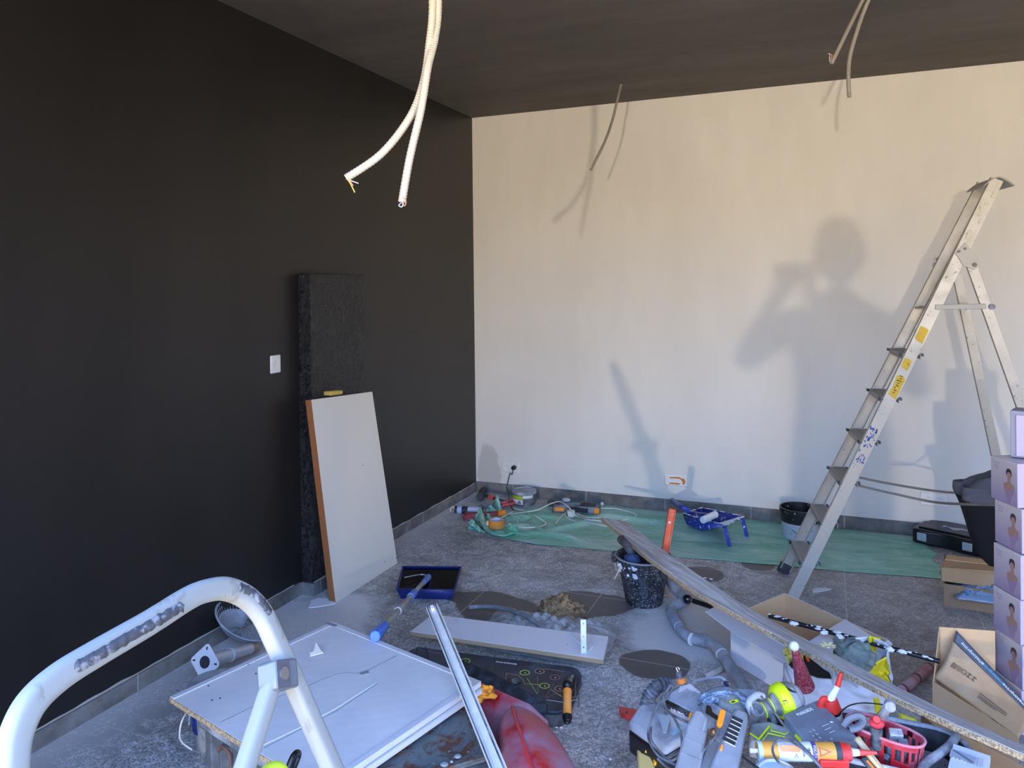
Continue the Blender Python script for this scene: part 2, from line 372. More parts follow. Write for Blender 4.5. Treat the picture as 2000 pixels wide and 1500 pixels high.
# ------------------------------------------------------------ ceiling conduits
CONM = M('ivory_conduit', '#c9c1b4', .55); CONG = M('grey_conduit', '#8f8a82', .6)
def conduit(label, paths, r, wires, mat, hole, cut=None):
    t = thing('ceiling_conduit', label, 'cable conduit', hole)
    g = G(); g.lathe([(.03, -.001), (.03, .004), (.0, .004)], 20, c=hole); g.build('ceiling_hole', BLACK, t)
    for pts in paths: G().tube(pts, r, 12, 26, rib=.07).build('corrugated_tube', mat, t)
    for col, pts in wires: G().tube(pts, .0017, 6, 4).build('wire', col, t)
    return t
WR = M('wire_salmon', '#d98f7a', .5); WY = M('wire_yellow', '#d6c66a', .5); WB = M('wire_pale_blue', '#b9c6d8', .5)
h = Q(845, -325, 2.3); h.z = 3.0
e1 = Q(676, 348, 2.25); e2 = Q(785, 395, 2.25)
p1 = [h, Q(838, -180, 2.3), Q(845, 0, 2.3), Q(838, 90, 2.3), Q(826, 165, 2.29), Q(800, 230, 2.28), Q(745, 300, 2.26), e1]
p2 = [h+V((.022, 0, 0)), Q(852, -180, 2.31), Q(856, 0, 2.31), Q(850, 70, 2.31), Q(836, 130, 2.27), Q(822, 215, 2.26), Q(800, 310, 2.25), e2]
conduit('pair of thick ivory corrugated conduits hanging nearest, in front of the black wall', [p1, p2], .0115,
        [(WY, [e1, Q(684, 358, 2.25), Q(693, 376, 2.25)]), (WR, [e1, Q(682, 352, 2.25), Q(690, 363, 2.25)]), (WB, [e1, Q(686, 353, 2.25), Q(700, 358, 2.25)]),
         (WR, [e2, Q(790, 402, 2.24), Q(793, 394, 2.24), Q(787, 385, 2.24)]), (WB, [e2, Q(779, 401, 2.24), Q(785, 404, 2.24), Q(788, 396, 2.24)])], CONM, h)
h = P(1213, 164, 3.)
e1 = Q(1154, 332, 4.9)
conduit('thin single grey conduit hanging near the white wall, middle of the ceiling', [[h, Q(1207, 190, 5.15), Q(1196, 235, 5.1), Q(1182, 275, 5.0), e1]], .0085,
        [(WB, [e1, Q(1150, 320, 4.9), Q(1147, 314, 4.9)]), (WY, [e1, Q(1154, 318, 4.9), Q(1153, 308, 4.9)])], CONG, h)
h = P(1697, -20, 3.)
e1 = Q(1624, 124, 3.6); e2 = Q(1659, 190, 3.6)
conduit('forked pair of grey conduits hanging at the top right', [[h, Q(1680, 10, 3.62), Q(1655, 60, 3.6), e1], [h+V((.02, 0, 0)), Q(1688, 20, 3.6), Q(1674, 60, 3.6), Q(1660, 110, 3.6), Q(1657, 150, 3.6), e2]], .0095,
        [(WR, [e1, Q(1622, 118, 3.6), Q(1625, 108, 3.6), Q(1620, 106, 3.6)]), (WB, [e1, Q(1620, 118, 3.6), Q(1621, 106, 3.6), Q(1617, 105, 3.6)])], CONG, h)

# ------------------------------------------------------------ leaning panel and sponge
a = P(655, 1178); c_ = P(778, 1100); c_.x = a.x
tl = L(608, 781, .125); tr = L(727, 765, .125); tl.y = a.y+(tl.y-a.y); 
t = thing('cabinet_panel', 'cream melamine panel with brown edge leaning on the black wall', 'panel', a)
nrm = (tl-a).cross(c_-a).normalized()
if nrm.x < 0: nrm = -nrm
th = .036; bk = -nrm*th
g = G(); g.hexa([a+bk+V((0, .002, 0)), c_+bk, c_, a+V((0, .002, 0))], [tl+bk, tr+bk, tr, tl])
b = NB('cream_melamine'); v = b.pos(False); b.b.inputs['Base Color'].default_value = lin('#dad5c9'); b.b.inputs['Roughness'].default_value = .32
CREAM = b.m
g.build('board', CREAM, t)
g = G(); e_ = V((0, -.003, 0)); g.hexa([a+bk+e_, a+bk+V((0, .002, 0)), a+V((0, .002, 0)), a+e_], [tl+bk+e_, tl+bk, tl, tl+e_]); g.build('edge_band', M('brown_edge', '#9c6238', .6), t)
for px, py in ((709, 909), (752, 1097), (774, 1089), (775, 1080)):
    q = PL(px, py, a, nrm); G().cyl(q-nrm*.002, q+nrm*.0008, .003, n=8).build('screw_hole', BLACK, t)
q = (tl*.62+tr*.38)+V((-.02, 0, .012))
F = basis(q, (tr-tl), (0, 0, 1))
tag(G(F).box((.0, 0, .008), (.115, .05, .024)).build('sponge', M('yellow_sponge', '#c9ad55', .9, bump=.6, bsc=150), bev=.006), 'yellow sponge block wedged on top of the leaning cream panel', 'sponge')

# ------------------------------------------------------------ aluminium step ladder
ALU = M('scuffed_aluminium', '#b8b2a6', .4, .4, dust=.35, dcol='#a8a193', sc=11, spots=.12, scol='#77736c')
ALUB = M('tread_aluminium', '#a39f98', .55, .15, dust=.3, dcol='#9d9991', sc=11)
fn = P(1548, 1168); ff = P(1528, 1120); wv = (ff-fn).normalized(); le = V((wv.y, -wv.x, 0))
tn = PL(1948, 350, fn, wv); tf = PL(1918, 360, ff, wv)
t = thing('step_ladder', 'tall paint-spattered aluminium stepladder with seven treads by the white wall', 'ladder', (fn+ff)/2)
dirn = (tn-fn).normalized(); dirf = (tf-ff).normalized()
for nm, p0, d_, top in (('stile', fn, dirn, tn), ('stile', ff+dirf*.03, dirf, tf)):
    g = G(); u = d_.cross(wv).normalized()
    L_ = (top-p0).length; F = basis(p0, d_, wv)
    k = g.T; g.T = F; g.box((L_/2, 0, 0), (L_, .058, .004)); g.box((L_/2, .027, .011 if p0 is fn else -.011), (L_, .004, .022)); g.box((L_/2, -.027, .011 if p0 is fn else -.011), (L_, .004, .022)); g.T = k
    g.build(nm, ALU, t)
g = G(); g.beam(ff-dirf*.002+V((0, 0, .004)), ff+dirf*.06, .066, .03, wv); g.build('rubber_foot', BLACKP, t, bev=.004)
def at_row(p0, d_, row):
    lo_, hi = 0, 3
    for _ in range(40):
        m = (lo_+hi)/2
        if PX(p0+d_*m)[1] > row: lo_ = m
        else: hi = m
    return p0+d_*lo_
tw = {}
for i, row in enumerate((1057, 985, 912, 838, 760, 681)):
    pf = at_row(ff, dirf, row); sfrac = (pf.z)
    pn = fn+dirn*(sfrac/dirn.z)
    g = G(); mid_ = (pf+pn)/2
    F = basis(mid_, pf-pn, (0, 0, 1))
    g.T = F; wd = (pf-pn).length-.004
    g.box((0, .0, .0), (wd, .085, .004)); g.box((0, .041, -.012), (wd, .004, .026)); g.box((0, -.041, -.012), (wd, .004, .026))
    for k in range(7): g.box((0, -.033+.011*k, .0028), (wd, .002, .002))
    tr_ = g.build('tread', ALUB, t)
    for s1 in (-1, 1):
        for s2_ in (-1, 1): G(F).box((s1*(wd/2-.006), s2_*.048, -.004), (.03, .012, .014)).build('tread_cap', BLACKP, tr_, bev=.002)
# hinge plates
pv = PL(1893, 508, fn, wv); pvf = pv+wv*.35
PLM = M('hinge_plate', '#a09b92', .5, .5)
for p0, q0, s1, d_ in ((PL(1885, 497, fn, wv), pv, -1, dirn), (at_row(ff, dirf, 512), at_row(ff, dirf, 512)+V((.03, 0, -.01)), 1, dirf)):
    g = G(); F = basis(p0+wv*s1*.012 if s1 > 0 else p0-wv*.006, (q0-p0) if s1 < 0 else V((1, 0, -.25)), wv); g.T = F
    if s1 < 0: g.flat([(-.05, -.03), (-.03, .035), (.04, .04), (.085, .012), (.085, -.022), (.05, -.035)], -.003, .003)
    else: g.flat([(-.04, -.03), (-.04, .035), (.05, .03), (.05, -.03)], -.003, .003)
    hp_ = g.build('hinge_plate', PLM, t, bev=.001)
    g = G(F)
    for bx, by in ((-.03, .018), (-.026, -.012), (.065, -.004)): g.cyl((bx, by, -.007), (bx, by, .007), .007 if bx < 0 else .011, n=12)
    g.build('rivet', M('rivet_brown', '#6b6158', .5, .6), hp_)
# rear frame
ra = PL(1897, 515, fn, wv); rb = PL(2000, 805, fn, wv); rd = (rb-ra).normalized(); rn0 = ra+rd*((ra.z-.01)/-rd.z)
fa = PL(1870, 535, ff, wv); fb = PL(1950, 908, ff, wv); fd = (fb-fa).normalized(); rf0 = fa+fd*((fa.z-.01)/-fd.z)
for p0, p1 in ((ra, rn0), (fa, rf0)):
    g = G(); F = basis((p0+p1)/2, p1-p0, wv); g.T = F; L_ = (p1-p0).length
    g.box((0, 0, 0), (L_, .045, .004)); g.box((0, .0205, .009), (L_, .004, .018)); g.box((0, -.0205, .009), (L_, .004, .018)); g.build('rear_leg', ALU, t)
g = G()
for z_ in (.25, .55): 
    k = (ra.z-z_)/-rd.z; k2 = (fa.z-z_)/-fd.z; g.beam(ra+rd*k, fa+fd*k2, .03, .006, (0, 0, 1))
g.build('rear_brace', ALU, t)
# platform bar (locking strut) and knob
q1 = PL(1795, 597, ff, wv); q2 = PL(1925, 598, fn, wv)
g = G(); g.beam(at_row(ff, dirf, 600), PL(1905, 598, ff, wv), .05, .014, (0, 0, 1)); g.beam(at_row(fn, dirn, 600)+V((.0, 0, 0)), q2, .016, .026, (0, 0, 1))
g.beam(at_row(fn, dirn, 601), at_row(ff, dirf, 601), .04, .01); g.build('locking_bar', ALUB, t, bev=.003)
k1 = PL(1936, 599, fn, wv); g = G(); g.cyl(k1-wv*.014, k1+wv*.006, .014, n=16); g.build('bolt', DGREY, t)
# top cap
g = G(); F = basis((tn+tf)/2, tn-tf, (0, 0, 1)); g.T = F; wd = (tn-tf).length
g.grid(lambda u, v_: V(((u-.5)*(wd+.05), (v_-.5)*.14, .012-.09*abs(v_-.5)**1.6*1.6)), 10, 8); g.build('top_cap', ALUB, t, solid=.005)
# stickers and paint dabs on near stile
Fs = basis(fn-wv*.0035, dirn, -wv)
STK = M('yellow_sticker', '#d0a92a', .6, spots=.25, scol='#7d6a2a')
def onstile(row): return (at_row(fn, dirn, row)-fn).length
for r0, r1, o0, w_, nm in ((640, 668, 0, .042, 'a'), (702, 722, .004, .036, 'b'), (736, 776, -.002, .044, 'c')):
    x0, x1 = onstile(r1), onstile(r0); g = G(Fs)
    pl = [(x0, -w_/2+o0), (x0+.01, w_/2+o0), ((x0+x1)/2, w_/2+o0-.006*(nm == 'c')), (x1, w_/2+o0), (x1+.004*(nm == 'c'), -w_/4+o0), (x1-.005, -w_/2+o0)]
    g.flat(pl, 0, .0008); st = g.build('yellow_sticker', STK, t)
T3 = Fs @ Matrix.Translation((onstile(752), 0, .0009)) @ Matrix.Rotation(math.pi, 4, 'Z')
g = G(T3)
for k in range(8): g.box((-.05+.013*k, .004*math.sin(k*2.2), 0), (.0045, .012+.004*math.cos(k*3), .0006), Matrix.Rotation(.3*math.sin(k), 3, 'Z'))
g.build('sticker_print', INK, t)
g = G(Fs); random.seed(4)
for i in range(60):
    x = onstile(random.uniform(838, 905)); y = random.uniform(-.026, .026)*(.4+.6*random.random()); w_ = random.uniform(.003, .008); h_ = random.uniform(.004, .014)
    g.flat([(x, y), (x+h_, y+w_*.3), (x+h_*.8, y+w_), (x-h_*.2, y+w_*.8)], 0, .0007)
g.build('blue_paint_marks', M('blue_paint', '#274f9c', .6), t)
g = G(Fs)
for i in range(26):
    x = onstile(random.uniform(360, 500)); y = random.uniform(-.022, .022); r_ = random.uniform(.004, .012)
    g.flat([(x+r_*1.6*math.cos(a_*.9)*(1+.35*noise.noise(V((i, a_, 0)))), max(-.028, min(.028, y+r_*.8*math.sin(a_*.9)))) for a_ in range(7)], 0, .0008+.00004*i)
g.build('white_paint_splashes', M('white_paint_splash', '#c2baa6', .7), t)
# cord of the ladder
tc_ = thing('ladder_cord', 'two slack grey cords running from the stepladder treads to the right', 'cord', at_row(fn, dirn, 930))
for pts in ([Q(1680, 933, 4.0), Q(1740, 945, 4.05), Q(1820, 958, 4.1), Q(1880, 963, 4.1), Q(1960, 961, 3.4)], [Q(1675, 948, 4.0), Q(1740, 963, 3.95), Q(1820, 980, 3.8), Q(1890, 985, 3.4), Q(1960, 986, 3.2)]):
    G().tube(pts, .006, 8).build('strand', M('grey_rope', '#7d7872', .8, bump=.5, bsc=200), tc_)

# ------------------------------------------------------------ green tarp along the wall
def tarp_edge(u):
    pts = [(0, -.83), (.06, -.95), (.11, -1.01), (.2, -1.045), (.3, -1.02), (.43, -.98), (.6, -.93), (.8, -.87), (1, -.80)]
    for (a0, b0), (a1, b1) in zip(pts, pts[1:]):
        if u <= a1: return b0+(b1-b0)*(u-a0)/(a1-a0)
    return pts[-1][1]
def tz(x, y):
    k = max(0, min(1, (1.55-x)/1.1)); r = 0
    for i, (fx, fy, an_, w_, L_) in enumerate(((.62, -.80, .5, .05, .5), (.80, -.72, -.9, .06, .45), (1.0, -.62, .9, .05, .5), (.70, -.55, .2, .06, .5), (1.22, -.60, -.95, .05, .75), (.95, -.9, .1, .05, .5), (1.35, -.35, .15, .06, .7), (.5, -.95, .5, .05, .3))):
        dx, dy = x-fx, y-fy; a_ = dx*math.cos(an_)+dy*math.sin(an_); b_ = -dx*math.sin(an_)+dy*math.cos(an_)+.03*math.sin(a_*9+i)
        e_ = max(0, 1-abs(a_)/L_*2); r = max(r, (.030 if i != 4 else .022)*min(1, e_*2)*max(0, 1-abs(b_)/w_)**1.2)
    r += .010*k*abs(nz(x*9, y*9, 1, 4))+.016*k*max(0, nz(x*4, y*5, 1, 1)+.1)
    r += .005*max(0, math.sin(y*30+x*2.5+2*nz(x, y, 2, 6)))*(.5+.5*nz(x*1.5, y*2, 1, 9))
    return .003+r
def PT(px, py, up=.006):
    """point on top of the crumpled sheet seen at a pixel"""
    z = .01
    for _ in range(6): p_ = P(px, py, z); z = tz(p_.x, p_.y)+up
    return P(px, py, z)
def tarp(u, v_):
    x = .36+u*(3.21-.36)+.03*nz(v_*3, u, 2, 5); back = -.55+.5*min(1, max(0, u/.16))
    y = back+(tarp_edge(u)-back)*v_+.02*nz(u*9, v_*2, 1, 3)
    m_ = min(1, v_*8)*min(1, (1-v_)*12+.15)*min(1, u*14+.1)*min(1, (1-u)*20)
    z = .003+(tz(x, y)-.003)*m_
    for cx, cy, h_, r_, sk in ((.43, -.93, .03, .06, -.5),):
        dx, dy = x-cx, y-cy; d1 = abs(dx+sk*dy)/r_; d2 = abs(dy-sk*.5*dx)/(r_*1.5); q_ = max(0, 1-(d1**1.5+d2**1.5)**.66); z += h_*q_**.8*(1+.25*nz(x*30, y*30, 1, 2))
    return V((x, y, z))
b = NB('green_plastic_sheet'); v = b.pos(False)
f = b.step(b.noise(b.map(v, (.6, 2, 1)), 3.4, 5, .65, .8), .34, .62); f2 = b.step(b.noise(b.map(v, (1, 4, 1)), 12, 5, .7, 1), .5, .7, 0, .5)
c = b.mix(f, lin('#3aa37c'), lin('#9cc4b4')); c = b.mix(f2, c, lin('#c9dad2')); b.set(b.b.inputs['Base Color'], c)
b.b.inputs['Roughness'].default_value = .4; b.bump(b.noise(b.map(v, (1, 2.5, 1)), 20, 4, .6, 1), .6, .008)
SHM = b.m
sheet = tag(G().grid(tarp, 220, 60).build('plastic_sheet', SHM, solid=.001, ang=70), 'crumpled translucent green plastic sheet spread along the white wall', 'plastic sheet')
def leaf(l, r, tip, bend, seed):
    L0, R0_ = P(*l, .012), P(*r, .012); dm = ((L0+R0_)/2-CAM).dot(FW); T0 = Q(tip[0], tip[1], dm+.01)
    def fn(u, v_):
        p_ = (L0*(1-u)+R0_*u)*(1-v_)+T0*v_; w_ = math.sin(u*math.pi)*(1-v_*.6)
        return p_-FW*.03*bend*w_+V((.012*nz(u*4, v_*4, 1, seed), .02*nz(u*5, v_*3, 1, seed+1), .008*nz(u*6, v_*6, 1, seed+2)*v_))
    G().grid(fn, 14, 14).build('folded_corner', SHM, sheet, solid=.001, ang=40)
leaf((959, 987), (981, 997), (972, 967), 1, 3); leaf((925, 1014), (948, 1020), (939, 989), 1, 7); leaf((944, 1001), (976, 1003), (958, 986), .8, 11); leaf((946, 1016), (970, 1020), (952, 1003), .8, 15); leaf((985, 1040), (1016, 1042), (1000, 1022), 1, 19); leaf((912, 1032), (948, 1040), (920, 1014), .5, 23)
g = G(); g.tube([P(940, 1004, .07), P(943, 1018, .05), P(950, 1031, .035), P(962, 1041, .025), P(985, 1045, .02), P(1005, 1040, .02), P(1040, 1048, .01)], .018, 10, 8, flat=.5); g.build('rolled_fold', SHM, sheet)

def place(px, py, z=0): return P(px, py, z)
# ------------------------------------------------------------ paint pot (grey, lime label)
def tubframe(c, r): return Matrix.Translation(c)
c = P(1022, 985); c += V((0, .02, 0))
hh = HZ(c.x, c.y, 956)
t = thing('paint_pot', 'grey paint pot with lime green and white label in the room corner', 'paint pot', c)
R0 = .087; g = G(Matrix.Translation(c)); g.lathe([(R0*.92, 0), (R0*.98, .01), (R0*1., hh-.02)], 40); g.build('pot_body', M('pot_grey', '#555b66', .45, dust=.2), t)
g = G(Matrix.Translation(c)); g.lathe([(R0*1.0, hh-.024), (R0*1.06, hh-.022), (R0*1.06, hh-.002), (R0*1.0, hh), (R0*.95, hh-.006), (0.001, hh-.006)], 40); g.build('lid', M('pot_lid_grey', '#7c808a', .5, dust=.4), t)
def wrap(c, r, a0, a1, z0, z1, name, mat, parent, n=16, r2=None):
    vs = []; 
    for i in range(n+1):
        a_ = math.radians(a0+(a1-a0)*i/n)
        for z_, rr in ((z0, r), (z1, r2 or r)): vs.append((c[0]+rr*math.cos(a_), c[1]+rr*math.sin(a_), c[2]+z_))
    return G().add(vs, [(2*i, 2*i+2, 2*i+3, 2*i+1) for i in range(n)]).build(name, mat, parent, solid=.0008, off=1)
lb = wrap(c, R0*1.0, -150, -76, .05, hh-.03, 'lime_label', M('lime_print', '#a5bf2c', .5), t)
wrap(c, R0*1.0, -150, -76, .014, .05, 'white_label', M('white_label', '#d8dade', .5), t)
wrap(c, R0*1.0, -76, -20, hh-.05, hh-.026, 'white_band', M('white_label', '#d8dade', .5), t)
g = G(Matrix.Translation(c))
for a_ in range(-100, -84, 2): 
    r_ = math.radians(a_); g.box((R0*1.01*math.cos(r_), R0*1.01*math.sin(r_), .032), (.002, .0015, .022))
g.build('bar_code', INK, t)
g = G(); g.tube([c+V((R0*1.06*math.cos(math.radians(a_)), R0*1.06*math.sin(math.radians(a_))*1., hh-.02+.02*math.sin(math.radians(a_)*1)**2)) for a_ in range(0, 181, 15)], .0022, 6, 2); g.build('wire_handle', STEEL, t)

# ------------------------------------------------------------ rubber mallet + red pliers in the corner
c = P(938, 974)
t = thing('rubber_mallet', 'black rubber mallet lying in the room corner against the skirting', 'mallet', P(940, 975))
G().cyl(P(938, 971, .035), P(943, 960, .035)+V((.0, .02, 0)), .032, .032, n=24).build('mallet_head', M('black_rubber', '#26272b', .8, dust=.3, dcol='#55575c'), t, bev=.006)
G().tube([P(945, 966, .045), P(965, 973, .04), P(985, 980, .03), P(1003, 984, .02)], .013, 10).build('handle', BLACKP, t)
G().tube([P(956, 970, .046), P(964, 973, .043)], .0155, 12, 1).build('red_collar', M('salmon_plastic', '#d8574a', .5), t)
t = thing('pipe_pliers', 'long-handled pliers with red grips lying left of the grey paint pot', 'pliers', P(980, 986))
G().tube([P(978, 983, .02), P(990, 981, .03), P(1004, 977, .03)], .011, 8).build('grip', RED, t); G().tube([P(980, 988, .02), P(992, 986, .025), P(1004, 983, .028)], .011, 8).build('grip', RED, t)
G().tube([P(978, 985, .02), P(962, 988, .018), P(948, 990, .016), P(938, 988, .015)], .010, 8).build('jaws', DGREY, t)
# silicone cartridge (dark, blue-white label)
t = thing('silicone_cartridge', 'dark silicone cartridge with pale blue label at the left end of the green sheet', 'cartridge', P(905, 1000))
a, e_ = P(889, 995, .028), P(942, 998, .028)
G().cyl(a, e_, .026, n=24).build('tube_body', M('cartridge_navy', '#23283a', .4), t, bev=.002)
ax = (e_-a).normalized(); G().cyl(a+ax*.02, a+ax*.055, .0265, n=24).build('blue_band', M('pale_blue_label', '#9fb2d4', .5), t)
G().cyl(a+ax*.10, a+ax*.19, .0266, n=24).build('label_band', M('pale_blue_label2', '#b5bfd2', .5), t)
G().tube([a+ax*-.002, a-ax*.02+V((0, 0, .02)), a-ax*.035+V((0, 0, 0)), a-ax*.03+V((0, -.01, -.018))], .004, 6).build('end_hook', WCABLE, t)
# red mesh bag of a brush
t = thing('paint_brush', 'wide red-brown bristle brush with an orange handle end lying on the green sheet', 'brush', P(940, 1005))
a, m_, e_ = P(905, 1008, .03), P(950, 1005, .035), P(975, 1003, .045)
g = G(); F = basis(m_, e_-m_, (0, 0, 1)); L1 = (e_-m_).length; L0 = (m_-a).length
g.T = F; g.hexa([(-L0, -.045, -.028), (-L0, .045, -.02), (0, .028, -.015), (0, -.028, -.015)], [(-L0, -.045, .02), (-L0, .045, .024), (0, .028, .014), (0, -.028, .014)]); g.build('bristles', M('dusty_red_bristle', '#8d3a40', .95, bump=1., bsc=160, dust=.3, dcol='#8a6a6f'), t, bev=.01)
g = G(F); g.hexa([(0, -.028, -.014), (0, .028, -.014), (L1, .022, -.012), (L1, -.022, -.012)], [(0, -.028, .014), (0, .028, .014), (L1, .022, .014), (L1, -.022, .014)]); g.build('ferrule', M('dusty_red_bristle', '#8d3a40'), t, bev=.006)
g = G(F); g.box((L1+.02, 0, .004), (.055, .05, .032)); g.build('handle_end', ORANGE, t, bev=.008)
# orange tape roll
c = PT(970, 1030, .002); t = thing('tape_roll', 'roll of orange masking tape lying flat on the green sheet', 'tape roll', c)
g = G(Matrix.Translation(c+V((0, 0, .004)))); g.lathe([(.052, 0), (.052, .048), (.045, .048), (.045, 0), (.052, 0)], 36, cap=False); g.build('tape', M('orange_tape_roll', '#d98a35', .6), t)
g = G(Matrix.Translation(c+V((0, 0, .004)))); g.lathe([(.045, .001), (.045, .0475), (.039, .0475), (.039, .001), (.045, .001)], 36, cap=False); g.build('card_core', M('pale_core', '#b9c0d6', .8), t)
G().box(c+V((-.06, -.012, .025)), (.02, .003, .03)).build('loose_end', M('tape_end', '#d8b58a', .6), t)
# white extension lead
t = thing('extension_lead', 'white electric cable looping across the green plastic sheet', 'cable', P(1075, 1000))
for pts in ([(1000, 1000, .03), (985, 1008, .02), (978, 1012, .01)], [(995, 1005, .02), (1020, 1001, .02), (1050, 996, .04), (1075, 984, .09), (1095, 980, .12), (1112, 992, .09), (1125, 1007, .03), (1145, 1014, .02), (1175, 1018, .015), (1190, 1021, .012)],
            [(1003, 993, .03), (1025, 999, .02), (1047, 1009, .02), (1065, 1020, .02), (1062, 1026, .02), (1040, 1030, .015), (1014, 1029, .015), (1012, 1015, .02), (1020, 1002, .02)],
            [(1126, 1003, .03), (1145, 1010, .02), (1165, 1011, .015), (1185, 1011, .015)], [(1105, 1000, .03), (1104, 1008, .02), (1120, 1017, .012), (1150, 1021, .012), (1180, 1027, .012), (1200, 1030, .012)],
            [(1173, 993, .03), (1200, 993, .02), (1230, 1000, .014), (1243, 1007, .014), (1225, 1014, .014), (1212, 1018, .014), (1219, 1021, .014)],
            [(1104, 1002, .03), (1095, 1010, .02), (1086, 1022, .015)], [(987, 1012, .02), (995, 1024, .02)]):
    G().tube([PT(q[0], q[1], .012+max(0, q[2]-.03)) for q in pts], .0042, 7).build('cable_loop', WCABLE, t)
# grey-orange multi tool / power strip
t = thing('cordless_tool', 'long grey cordless multi tool with orange buttons on the green sheet by the wall', 'power tool', P(1125, 998))
a, e_ = P(1080, 990, .035), P(1172, 996, .035); ax = (e_-a); Lg = ax.length; F = basis(a, ax, (0, 0, 1))
g = G(F); g.flat([(0, -.03), (.02, -.04), (Lg*.45, -.03), (Lg, -.034), (Lg, .03), (Lg*.45, .026), (.02, .03), (0, .02)], -.03, .025); g.build('body', DGREY, t, bev=.008)
G(F).box((.055, -.037, -.004), (.07, .008, .026)).build('orange_switch', ORANGE, t, bev=.003); G(F).box((Lg-.018, -.034, 0), (.034, .01, .04)).build('orange_cap', ORANGE, t, bev=.003)
G(F).box((Lg*.47, -.031, 0), (.09, .006, .036)).build('dark_label', INK, t); G(F).box((Lg*.68, -.034, -.002), (.055, .005, .032)).build('dark_label', INK, t)
G(F).box((Lg*.75, .0, .035), (.1, .05, .03)).build('battery', BLACKP, t, bev=.006); G(F).box((.0, .035, .02), (.09, .06, .05)).build('tool_head', BLACKP, t, bev=.012)
g = G(); c = P(1115, 1003, .03); g.lathe([(.022, 0), (.03, .03), (.03, .05), (.0, .05)], 6, c=c-V((0, 0, .028))); tag(g.build('cable_socket', M('ivory_plastic', '#cfd0cb', .5)), 'ivory cable coupling in front of the grey and orange cordless tool', 'connector')
c = P(1106, 981); t = thing('jar_lid', 'small blue and white lid against the skirting behind the tool', 'lid', c)
G(Matrix.Translation(c)).lathe([(.028, 0), (.03, .008), (.03, .012)], 24).build('rim', BLUE, t); G(Matrix.Translation(c)).lathe([(.032, .012), (.032, .026), (.02, .03), (.0, .03)], 24).build('cap', WHITE, t)
G(); c = P(1176, 984, .03); tag(G().ell(c, (.013, .013, .013), 14, 9).build('foam_ball', WHITE), 'tiny white foam ball at the right end of the cordless tool', 'ball')

# ------------------------------------------------------------ blue roller tray with white paint and roller
SPB = M('blue_tray_spattered', '#1f3693', .4, spots=.28, scol='#c9d2e2', sc=8)
zt = .085
c0, c1, c2, c3 = P(1334, 1003, .085), P(1372, 992, .085), P(1452, 1009, .13), P(1418, 1027, .13)
t = thing('paint_tray', 'blue roller tray with wet white paint standing on the green sheet', 'paint tray', P(1385, 1030))
ctr = (c0+c1+c2+c3)/4
def tray(t, c0, c1, c2, c3, dz0, dz1, mo, mi, lip=.012):
    """c0,c1 = deep end, c2,c3 = shallow end (rim corners); open tray with walls"""
    ctr = (c0+c1+c2+c3)/4
    rim = [c0, c1, c2, c3]; low = []
    for p_ in rim: q_ = ctr+(p_-ctr)*.88; low.append(q_)
    low[0] = low[0]-V((0, 0, dz0)); low[1] = low[1]-V((0, 0, dz0)); low[2] = low[2]-V((0, 0, dz1)); low[3] = low[3]-V((0, 0, dz1))
    m0 = low[0]*.62+low[3]*.38; m1 = low[1]*.62+low[2]*.38; m0.z = low[0].z; m1.z = low[1].z
    r0 = rim[0]*.6+rim[3]*.4; r1 = rim[1]*.6+rim[2]*.4
    g = G(); vs = [rim[0], rim[1], r1, rim[2], rim[3], r0, low[0], low[1], m1, low[2], low[3], m0]
    g.add(vs, [(0, 6, 7, 1), (1, 7, 8, 2), (2, 8, 9, 3), (3, 9, 10, 4), (4, 10, 11, 5), (5, 11, 6, 0), (6, 11, 8, 7), (11, 10, 9, 8)])
    g.build('tray_body', mo, t, solid=.003, off=0)
    g = G(); ring = [rim[0], rim[1], rim[2], rim[3], rim[0]]
    for p_, q_ in zip(ring, ring[1:]): g.beam(p_, q_, lip, .004)
    g.build('rim', mo, t, bev=.0015)
    return low, m0, m1
low, m0, m1 = tray(t, c0, c1, c2, c3, .07, .012, SPB, None, .007)
WSP = M('white_spatter', '#cdd3dc', .5)
g = G()
for p_, q_ in ((c0, c1), (c1, c2), (c2, c3), (c3, c0)):
    for k in range(16):
        if nz(k*.9+p_.x*9, 1, 1, 3) > -.08: g.ell(p_+(q_-p_)*((k+.5)/16)+V((0, 0, .003)), (.011, .006, .003), 8, 5, .4, k)
g.build('paint_spatter', WSP, t)
up_ = V((0, 0, .006)); g = G(); k = .97
qq = [low[0]+up_, low[1]+up_, m1+up_, low[2]+up_, low[3]+up_, m0+up_]; cc = sum(qq, V())/6; qq = [cc+(q-cc)*.98 for q in qq]; qq[3] = qq[3]+V((0, 0, .006)); qq[4] = qq[4]+V((0, 0, .006))
g.add(qq, [(0, 5, 2, 1), (5, 4, 3, 2)]); g.build('wet_paint', M('wet_white_paint', '#cfd4da', .3, spots=.2, scol='#4a5fae', sc=5), t, solid=.002)
for p_ in (c3, c2):
    g = G(); q_ = P(1421, 1043) if p_ is c3 else P(1450, 1020); q_ = V((p_.x, p_.y, .0))+V((.02, -.01, 0)); q_.z = tz(q_.x, q_.y); g.hexa([q_-V((.010, 0, 0)), q_+V((.012, 0, 0)), q_+V((.012, .015, 0)), q_+V((-.010, .015, 0))], [p_+V((-.02, -.005, -.01)), p_+V((.004, -.005, -.01)), p_+V((.004, .012, -.01)), p_+V((-.02, .012, -.01))]); g.build('tray_leg', SPB, t)
g = G(); 
for i in range(9):
    q_ = c3+(c2-c3)*(i+.7)/10; g.box(q_+V((-.012, .004, .001)), (.016, .007, .006))
g.build('grip_teeth', WHITE, t)
t = thing('paint_roller', 'blue-handled paint roller with white cover resting in the blue tray', 'paint roller', P(1335, 995, .1))
a, e_ = P(1313, 978, .075), P(1346, 999, .12)
